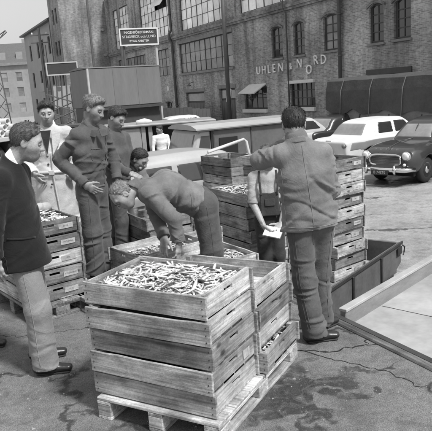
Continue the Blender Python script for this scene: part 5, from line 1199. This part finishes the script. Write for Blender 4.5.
# ---- man with his back to us, left elbow raised
J = dict(pelvis=(0.70, 4.30, 0.98), chest=(0.675, 4.30, 1.30), neck=(0.625, 4.31, 1.545), head=(0.615, 4.35, 1.66), face=(0.12, 0.95, -0.28), up=(0, 0, 1), hem=(0.70, 4.29, 0.90),
     sl=(0.50, 4.29, 1.455), sr=(0.815, 4.34, 1.435), el=(0.35, 4.38, 1.415), er=(0.885, 4.40, 1.16), wl=(0.56, 4.53, 1.50), wr=(0.83, 4.58, 0.99),
     hl=(0.615, 4.28, 0.92), hr=(0.785, 4.34, 0.92), kl=(0.635, 4.26, 0.50), kr=(0.775, 4.42, 0.50), al=(0.70, 4.25, 0.09), ar=(0.79, 4.47, 0.09), tl=(1, 0.12, 0), tr=(0.8, 0.6, 0))
def back_extra(root, T, Rm, B, jm, trm):
    seam(root, jm, B, [(0.645, 4.0, 1.52), (0.665, 4.0, 1.3), (0.69, 4.0, 1.1), (0.70, 4.0, 0.93)], 'work_mid', 0.0035)
    seam(root, jm, B, [(0.49, 4.12, 0.935), (0.6, 4.0, 0.93), (0.8, 4.0, 0.93), (0.90, 4.15, 0.935)], 'work_mid', 0.003)
    seam(root, jm, B, [(0.49, 4.15, 1.36), (0.50, 4.1, 1.2), (0.51, 4.1, 0.95)], 'work_mid', 0.003)
    for dx in (0.0, 0.018): seam(root, trm, B, [(0.545+dx, 4.1, 0.88), (0.57+dx, 4.05, 0.5), (0.635+dx, 4.05, 0.14)], 'work_dark', 0.003)
    seam(root, trm, B, [(0.86, 4.3, 0.88), (0.82, 4.3, 0.5), (0.83, 4.35, 0.14)], 'work_dark', 0.003)
    seam(root, trm, B, [(0.70, 4.05, 0.9), (0.705, 4.1, 0.78)], 'work_dark', 0.004)
person('workman seen from behind in denim jacket with left elbow raised', J, (0.73, 4.35), 'work_mid', 'work_blue', 'hair_dark', 'short', 'skin', cell=0.0082, hemr=(0.215, 0.145), chestr=(0.2, 0.125), shr=0.074, foldk=1.6,
       hands=((J['wl'], (0.35, 0.1, 0.55), (0.3, -0.6, 0.2), 1, 0.9), (J['wr'], (-0.3, 0.5, -0.4), (-1, 0, 0), 1, 0.6)), legr=(0.1, 0.084, 0.093), armr=(0.073, 0.064, 0.049), collar='work_mid', extra=back_extra)
# ---- man in dark suit jacket, near left
J = dict(pelvis=(-1.40, 4.10, 0.99), chest=(-1.42, 4.09, 1.31), neck=(-1.385, 4.09, 1.555), head=(-1.265, 4.10, 1.685), face=(0.93, 0.18, -0.30), up=(0.2, 0, 1), hem=(-1.395, 4.09, 0.815),
     sl=(-1.40, 4.26, 1.46), sr=(-1.425, 3.925, 1.455), el=(-1.42, 4.36, 1.18), er=(-1.475, 3.85, 1.19), wl=(-1.42, 4.36, 0.92), wr=(-1.50, 3.84, 0.94),
     hl=(-1.40, 4.18, 0.93), hr=(-1.38, 4.01, 0.93), kl=(-1.39, 4.23, 0.50), kr=(-1.315, 4.0, 0.50), al=(-1.42, 4.27, 0.09), ar=(-1.32, 4.02, 0.09), tl=(0.9, 0.3, 0), tr=(1, 0.06, 0))
def suit_extra(root, T, Rm, B, jm, trm):
    seam(root, jm, B, [(-1.42, 3.80, 1.06), (-1.34, 3.82, 1.05), (-1.26, 3.86, 1.04)], 'suit', 0.008, name='pocket_flap')
    seam(root, jm, B, [(-1.46, 3.78, 1.38), (-1.45, 3.8, 1.1), (-1.45, 3.8, 0.83)], 'shirt_dark', 0.003)
    seam(root, trm, B, [(-1.20, 3.98, 0.8), (-1.20, 3.96, 0.5), (-1.205, 3.98, 0.1)], 'suit_trousers', 0.003)
    seam(root, trm, B, [(-1.36, 3.85, 0.85), (-1.33, 3.85, 0.5), (-1.33, 3.85, 0.1)], 'suit_trousers', 0.003)
person('man in dark suit jacket and pale trousers at the left edge', J, (-1.36, 4.12), 'suit', 'suit_trousers', 'hair_mid', 'slick', 'skin', cell=0.0082, hemr=(0.205, 0.19), chestr=(0.195, 0.14), shr=0.08, foldk=0.7,
       hands=((J['wr'], (0.05, 0.05, -1), (0.3, 1, 0), -1, 0.5), (J['wl'], (0.1, -0.1, -1), (0.2, -0.8, 0), 1, 0.6)), legr=(0.1, 0.088, 0.094), collar='shirt_white', extra=suit_extra, jaw=1.05)
# ---- worker with hand on hip, standing on a pallet
G = 0.146
J = dict(pelvis=(-1.235, 5.90, 1.10), chest=(-1.215, 5.91, 1.43), neck=(-1.185, 5.90, 1.68), head=(-1.125, 5.885, 1.845), face=(0.85, -0.28, -0.42), up=(0.2, 0, 1), hem=(-1.235, 5.90, 1.07),
     sl=(-1.10, 6.05, 1.60), sr=(-1.285, 5.79, 1.605), el=(-1.02, 6.12, 1.33), er=(-1.495, 5.79, 1.385), wl=(-0.98, 5.98, 1.12), wr=(-1.25, 5.71, 1.13),
     hl=(-1.19, 5.99, 1.05), hr=(-1.27, 5.83, 1.05), kl=(-1.2, 6.0, 0.62), kr=(-1.265, 5.84, 0.62), al=(-1.2, 6.02, 0.22), ar=(-1.275, 5.86, 0.22), tl=(0.9, -0.2, 0), tr=(0.9, -0.4, 0))
def hip_extra(root, T, Rm, B, jm, trm):
    for sx, rz in ((1, -20), (-1, -60)):
        part('collar_leaf', MB().prism([(0, 0), (sx*0.075, -0.005), (sx*0.085, -0.07), (sx*0.02, -0.085)], -0.006, 0.006, 'y'), 'work_dark', root, tuple(V3((-1.085, 5.80, 1.655))-B), (R(-24), 0, R(40+rz)), bevel=0.003)
    seam(root, jm, B, [(-1.17, 5.7, 1.47), (-1.17, 5.7, 1.35), (-1.08, 5.7, 1.34), (-1.08, 5.7, 1.46)], 'work_dark', 0.003, name='pocket')
    seam(root, jm, B, [(-1.05, 5.72, 1.60), (-1.06, 5.72, 1.4), (-1.10, 5.72, 1.1)], 'work_dark', 0.006, name='placket')
    seam(root, jm, B, [(-1.17, 5.7, 1.47), (-1.10, 5.7, 1.46)], 'work_dark', 0.007, name='pocket_flap')
    seam(root, jm, B, [(-1.36, 5.72, 1.10), (-1.23, 5.7, 1.09), (-1.08, 5.74, 1.09)], 'work_dark', 0.012, name='waistband')
    seam(root, trm, B, [(-1.24, 5.7, 1.0), (-1.25, 5.7, 0.6), (-1.26, 5.72, 0.25)], 'work_dark', 0.003)
person('bareheaded worker in crumpled overalls standing with hand on hip', J, (-1.23, 5.9), 'work_dark', 'work_dark', 'hair_light', 'full', 'skin_dark', G, cell=0.009, hemr=(0.155, 0.12), chestr=(0.185, 0.128), shr=0.072, foldk=1.7,
       hands=((J['wr'], (0.75, 0.05, -0.55), (0.2, 0.9, 0), 1, 0.45),), legr=(0.102, 0.092, 0.1), armr=(0.072, 0.064, 0.047), collar='work_dark', extra=hip_extra)
# ---- man in pale belted trench coat
J = dict(pelvis=(-1.87, 6.9, 1.06), chest=(-1.865, 6.9, 1.40), neck=(-1.86, 6.89, 1.67), head=(-1.85, 6.86, 1.82), face=(0.25, -0.95, -0.18), hem=(-1.89, 6.9, 1.10),
     sl=(-1.67, 6.93, 1.58), sr=(-2.06, 6.9, 1.57), el=(-1.58, 6.92, 1.29), er=(-2.16, 6.86, 1.29), wl=(-1.64, 6.78, 1.06), wr=(-2.04, 6.73, 1.15),
     hl=(-1.78, 6.9, 0.98), hr=(-1.96, 6.9, 0.98), kl=(-1.77, 6.88, 0.53), kr=(-1.96, 6.88, 0.53), al=(-1.77, 6.92, 0.09), ar=(-1.97, 6.92, 0.09), tl=(0.3, -1, 0), tr=(-0.1, -1, 0))
hem_pt = (-1.88, 6.9, 0.52)
coat = [Cap(hem_pt, (-1.87, 6.9, 1.14), (0.27, 0.2), (0.195, 0.15), 0.05, lat=(1, 0, 0), fold=0.012, nf=2, cuts=((hem_pt, (0, 0, 1)),))]
def coat_extra(root, T, Rm, B, jm, trm):
    ring = [tuple(V3((-1.87+0.208*math.cos(t), 6.9+0.166*math.sin(t), 1.155))-B) for t in np.linspace(0, 6.283, 33)[:-1]]
    part('belt', MB().tube(ring, 0.021, 6, True), 'trench', root, smooth=True); part('buckle', MB().box(-0.03, -0.01, -0.028, 0.03, 0.01, 0.028), 'trench', root, tuple(V3((-1.84, 6.725, 1.155))-B), bevel=0.004)
    for s, x in ((1, -1.8), (-1, -1.93)):
        part('lapel', MB().prism([(0, 0), (s*0.1, -0.02), (s*0.085, -0.12), (0.0, -0.26)], -0.008, 0.008, 'y'), 'trench', root, tuple(V3((x, 6.765, 1.61))-B), (R(-10), 0, R(8*s)), bevel=0.003)
    part('shirt_front', MB().prism([(-0.06, 0), (0.06, 0), (0.0, -0.27)], -0.006, 0.006, 'y'), 'shirt_dark', root, tuple(V3((-1.865, 6.775, 1.63))-B), (R(-10), 0, R(4)))
    part('coat_edge', MB().tube([tuple(V3((-1.82, 6.745, 1.36))-B), tuple(V3((-1.83, 6.735, 1.15))-B), tuple(V3((-1.80, 6.715, 0.8))-B), tuple(V3((-1.78, 6.70, 0.53))-B)], 0.008, 6), 'trench', root)
    btn(root, B, [(-1.87, 6.752, 1.34), (-1.87, 6.745, 1.25), (-1.85, 6.72, 1.02)], 0.012)
person('young man in pale belted trench coat facing the crates', J, (-1.87, 6.9), 'trench', 'suit', 'hair_dark', 'full', 'skin', 0.0, cell=0.009, hemr=(0.195, 0.15), chestr=(0.215, 0.14), shr=0.078, foldk=1.0, coat=coat, collar='trench', extra=coat_extra,
       hands=((J['wr'], (0.5, -0.2, -0.7), (0.6, 0.4, 0), 1, 0.7),))
# ---- man behind the hand-on-hip worker
J = dict(pelvis=(-1.13, 6.98, 0.98), chest=(-1.14, 6.98, 1.30), neck=(-1.13, 6.97, 1.54), head=(-1.075, 6.95, 1.705), face=(0.75, -0.35, -0.52), up=(0.3, 0, 1), hem=(-1.13, 6.98, 0.98),
     sl=(-1.04, 7.12, 1.46), sr=(-1.20, 6.83, 1.46), el=(-0.98, 7.14, 1.2), er=(-1.14, 6.76, 1.18), wl=(-0.86, 7.0, 1.1), wr=(-0.95, 6.75, 1.08),
     hl=(-1.1, 7.06, 0.92), hr=(-1.15, 6.9, 0.92), kl=(-1.08, 7.06, 0.5), kr=(-1.13, 6.9, 0.5), al=(-1.12, 7.1, 0.09), ar=(-1.16, 6.92, 0.09), tl=(1, 0, 0), tr=(1, -0.2, 0))
person('dark haired worker in dark jacket standing behind the hand-on-hip worker', J, (-1.13, 6.98), 'work_dark', 'work_dark', 'hair_dark', 'full', 'skin_dark', 0.0, cell=0.013, hemr=(0.17, 0.13), chestr=(0.2, 0.14), foldk=1.3, collar='work_dark', hands=((J['wr'], (0.9, 0, -0.4), (0, 0.4, -0.8), 1, 0.6),))
# ---- stooping worker (face turned down to the right)
J = dict(pelvis=(-1.36, 7.45, 0.92), chest=(-1.10, 7.28, 1.12), neck=(-0.96, 7.15, 1.21), head=(-0.865, 7.06, 1.20), face=(0.72, -0.35, -0.6), up=(0.6, -0.3, 0.75), hem=(-1.32, 7.43, 0.95),
     sl=(-0.97, 7.36, 1.18), sr=(-1.13, 7.08, 1.16), el=(-0.85, 7.3, 0.9), er=(-1.17, 6.97, 0.88), wl=(-0.78, 7.1, 0.72), wr=(-1.15, 6.92, 0.66),
     hl=(-1.33, 7.52, 0.88), hr=(-1.39, 7.36, 0.88), kl=(-1.22, 7.5, 0.48), kr=(-1.26, 7.34, 0.48), al=(-1.3, 7.55, 0.09), ar=(-1.34, 7.38, 0.09), tl=(1, -0.2, 0), tr=(1, -0.25, 0))
person('stooping worker with short dark hair leaning beside the balding man', J, (-1.32, 7.4), 'work_mid', 'work_dark', 'hair_dark', 'short', 'skin_dark', 0.0, cell=0.013, hemr=(0.18, 0.14), chestr=(0.2, 0.14), foldk=1.2, collar='work_dark', hands=((J['wr'], (0.25, -0.2, -0.9), (0.5, 0.6, 0), 1, 0.55),))
# ---- balding man bent over the crates
J = dict(pelvis=(-0.13, 5.33, 0.97), chest=(-0.43, 5.24, 1.125), neck=(-0.67, 5.17, 1.155), head=(-0.805, 5.11, 1.105), face=(-0.45, -0.32, -0.84), up=(-0.72, -0.2, 0.55), hem=(-0.16, 5.32, 0.96),
     sl=(-0.56, 5.04, 1.10), sr=(-0.60, 5.36, 1.11), el=(-0.36, 4.95, 0.89), er=(-0.55, 5.33, 0.85), wl=(-0.335, 4.93, 0.685), wr=(-0.475, 5.16, 0.68),
     hl=(-0.10, 5.24, 0.92), hr=(-0.09, 5.42, 0.92), kl=(-0.06, 5.2, 0.5), kr=(-0.06, 5.42, 0.5), al=(-0.03, 5.25, 0.09), ar=(-0.03, 5.45, 0.09), tl=(-1, -0.2, 0), tr=(-1, 0.1, 0))
def bald_extra(root, T, Rm, B, jm, trm):
    seam(root, jm, B, [(-0.66, 5.17, 1.27), (-0.45, 5.2, 1.3), (-0.2, 5.28, 1.2)], 'work_pale', 0.004, d=(0, 0, -1))
    seam(root, jm, B, [(-0.21, 4.95, 0.92), (-0.2, 4.95, 1.0), (-0.21, 4.95, 1.08)], 'work_pale', 0.005)
    seam(root, trm, B, [(-0.08, 5.05, 0.95), (-0.05, 5.02, 0.7), (-0.04, 5.02, 0.4)], 'work_dark', 0.003)
    for s in (-1, 1):
        ring = [tuple(T((s*0.031+0.021*math.cos(t), 0.106, 0.005+0.017*math.sin(t)))-B) for t in np.linspace(0, 6.283, 17)[:-1]]
        gl_ = part('spectacles', MB().tube(ring, 0.0022, 5, True), 'frame_dark', root); part('temple', MB().tube([tuple(T((s*0.052, 0.104, 0.008))-B), tuple(T((s*0.083, 0.0, 0.008))-B)], 0.002, 5), 'frame_dark', gl_)
person('balding man with spectacles bent over the crates in work jacket', J, (-0.06, 5.33), 'work_pale', 'work_dark', 'hair_grey', 'bald', 'skin', 0.0, cell=0.0085, hemr=(0.19, 0.145), chestr=(0.215, 0.145), shr=0.085, foldk=1.4,
       hands=((J['wl'], (-0.1, -0.15, -0.95), (-0.8, 0.4, 0), 1, 0.55), (J['wr'], (-0.2, -0.25, -0.9), (0.4, -0.6, 0), -1, 0.5)), legr=(0.118, 0.098, 0.104), armr=(0.075, 0.066, 0.052), collar='work_pale', extra=bald_extra)
# ---- boy in overalls with note pad on the trailer
G = LOT+0.306
J = dict(pelvis=(0.60, 6.52, 0.48), chest=(0.60, 6.52, 0.80), neck=(0.59, 6.50, 1.03), head=(0.615, 6.46, 1.19), face=(0.2, -0.85, -0.5), up=(0, -0.3, 1), hem=(0.60, 6.52, 0.62),
     sl=(0.75, 6.53, 0.965), sr=(0.45, 6.52, 0.96), el=(0.80, 6.46, 0.70), er=(0.425, 6.46, 0.68), wl=(0.70, 6.28, 0.47), wr=(0.51, 6.26, 0.47),
     hl=(0.68, 6.52, 0.44), hr=(0.52, 6.52, 0.44), kl=(0.68, 6.5, 0.06), kr=(0.53, 6.5, 0.06), al=(0.68, 6.54, G+0.09), ar=(0.53, 6.54, G+0.09), tl=(0.2, -1, 0), tr=(-0.2, -1, 0))
def boy_extra(root, T, Rm, B, jm, trm):
    part('bib', MB().box(-0.105, -0.012, -0.13, 0.105, 0.012, 0.13), 'overall', root, tuple(V3((0.60, 6.388, 0.675))-B), (R(-6), 0, 0), bevel=0.01)
    part('bib_pocket', MB().box(-0.055, -0.006, -0.04, 0.055, 0.006, 0.04), 'overall', root, tuple(V3((0.60, 6.372, 0.70))-B), (R(-6), 0, 0), bevel=0.004)
    for s in (-1, 1): part('strap', MB().tube([tuple(V3((0.60+s*0.09, 6.385, 0.79))-B), tuple(V3((0.60+s*0.10, 6.39, 0.93))-B), tuple(V3((0.60+s*0.095, 6.46, 1.035))-B), tuple(V3((0.60+s*0.08, 6.58, 1.02))-B)], 0.013, 6), 'overall', root)
person('boy in pale shirt and dark bib overalls writing on a pad', J, (0.60, 6.53), 'shirt_pale', 'overall', 'hair_mid', 'full', 'skin', G, cell=0.0085, hemr=(0.14, 0.11), chestr=(0.16, 0.115), shr=0.062, foldk=1.1,
       hands=((J['wr'], (0.25, -0.35, -0.75), (0.8, 0.1, 0.1), 1, 0.8), (J['wl'], (-0.45, -0.45, -0.3), (0.1, -0.2, 0.9), 1, 0.5)), legr=(0.092, 0.08, 0.085), armr=(0.066, 0.06, 0.036), bare=True, collar='shirt_pale', extra=boy_extra)
nb = thing('note_pad', 'small white note pad held by the boy in overalls', 'pad', (0.60, 6.16, 0.415), R(-20))
nb.rotation_euler = (R(38), R(10), R(-24)); part('board', MB().box(-0.1, -0.07, -0.006, 0.1, 0.07, 0.0), 'crate_wood_dark', nb); part('sheets', MB().box(-0.095, -0.065, 0.001, 0.095, 0.065, 0.006), 'paper', nb)
# ---- distant man in white shirt by the open van
G = LOT
J = dict(pelvis=(-1.450, 17.25, G+0.98), chest=(-1.430, 17.23, G+1.28), neck=(-1.440, 17.21, G+1.5), head=(-1.455, 17.19, G+1.64), face=(-0.6, -0.5, -0.25), hem=(-1.450, 17.25, G+0.98),
     sl=(-1.620, 17.15, G+1.42), sr=(-1.260, 17.27, G+1.42), el=(-1.670, 17.10, G+1.15), er=(-1.210, 17.25, G+1.15), wl=(-1.650, 17.00, G+0.95), wr=(-1.250, 17.15, G+0.95),
     hl=(-1.540, 17.25, G+0.92), hr=(-1.360, 17.25, G+0.92), kl=(-1.570, 17.20, G+0.5), kr=(-1.370, 17.25, G+0.5), al=(-1.590, 17.23, G+0.09), ar=(-1.370, 17.27, G+0.09), tl=(-0.5, -1, 0), tr=(0, -1, 0))
person('distant man in white shirt by the open grey van', J, (-1.450, 17.25), 'shirt_white', 'work_blue', 'hair_dark', 'short', 'skin_dark', G, cell=0.018, hc=0.009, foldk=0.5, chestr=(0.155, 0.105), hemr=(0.145, 0.105), shr=0.058, armr=(0.058, 0.05, 0.04), legr=(0.085, 0.07, 0.075))
# ---- bystander just outside the left edge: only a shoe shows
J = dict(pelvis=(-2.08, 4.62, 0.98), chest=(-2.1, 4.62, 1.3), neck=(-2.1, 4.62, 1.55), head=(-2.06, 4.62, 1.7), face=(0.9, 0, -0.2), hem=(-2.08, 4.62, 0.9),
     sl=(-2.1, 4.8, 1.45), sr=(-2.1, 4.45, 1.45), el=(-2.12, 4.86, 1.16), er=(-2.12, 4.4, 1.16), wl=(-2.1, 4.85, 0.92), wr=(-2.1, 4.4, 0.92),
     hl=(-2.08, 4.7, 0.92), hr=(-2.08, 4.54, 0.92), kl=(-2.06, 4.7, 0.5), kr=(-2.02, 4.55, 0.5), al=(-2.12, 4.74, 0.09), ar=(-1.99, 4.57, 0.09), tl=(1, 0.2, 0), tr=(1, 0.05, 0))
person('bystander whose shoe pokes in at the left edge', J, (-2.05, 4.62), 'suit', 'suit', 'hair_dark', 'short', 'skin', 0.0, cell=0.02, hc=0.009, foldk=0.6)
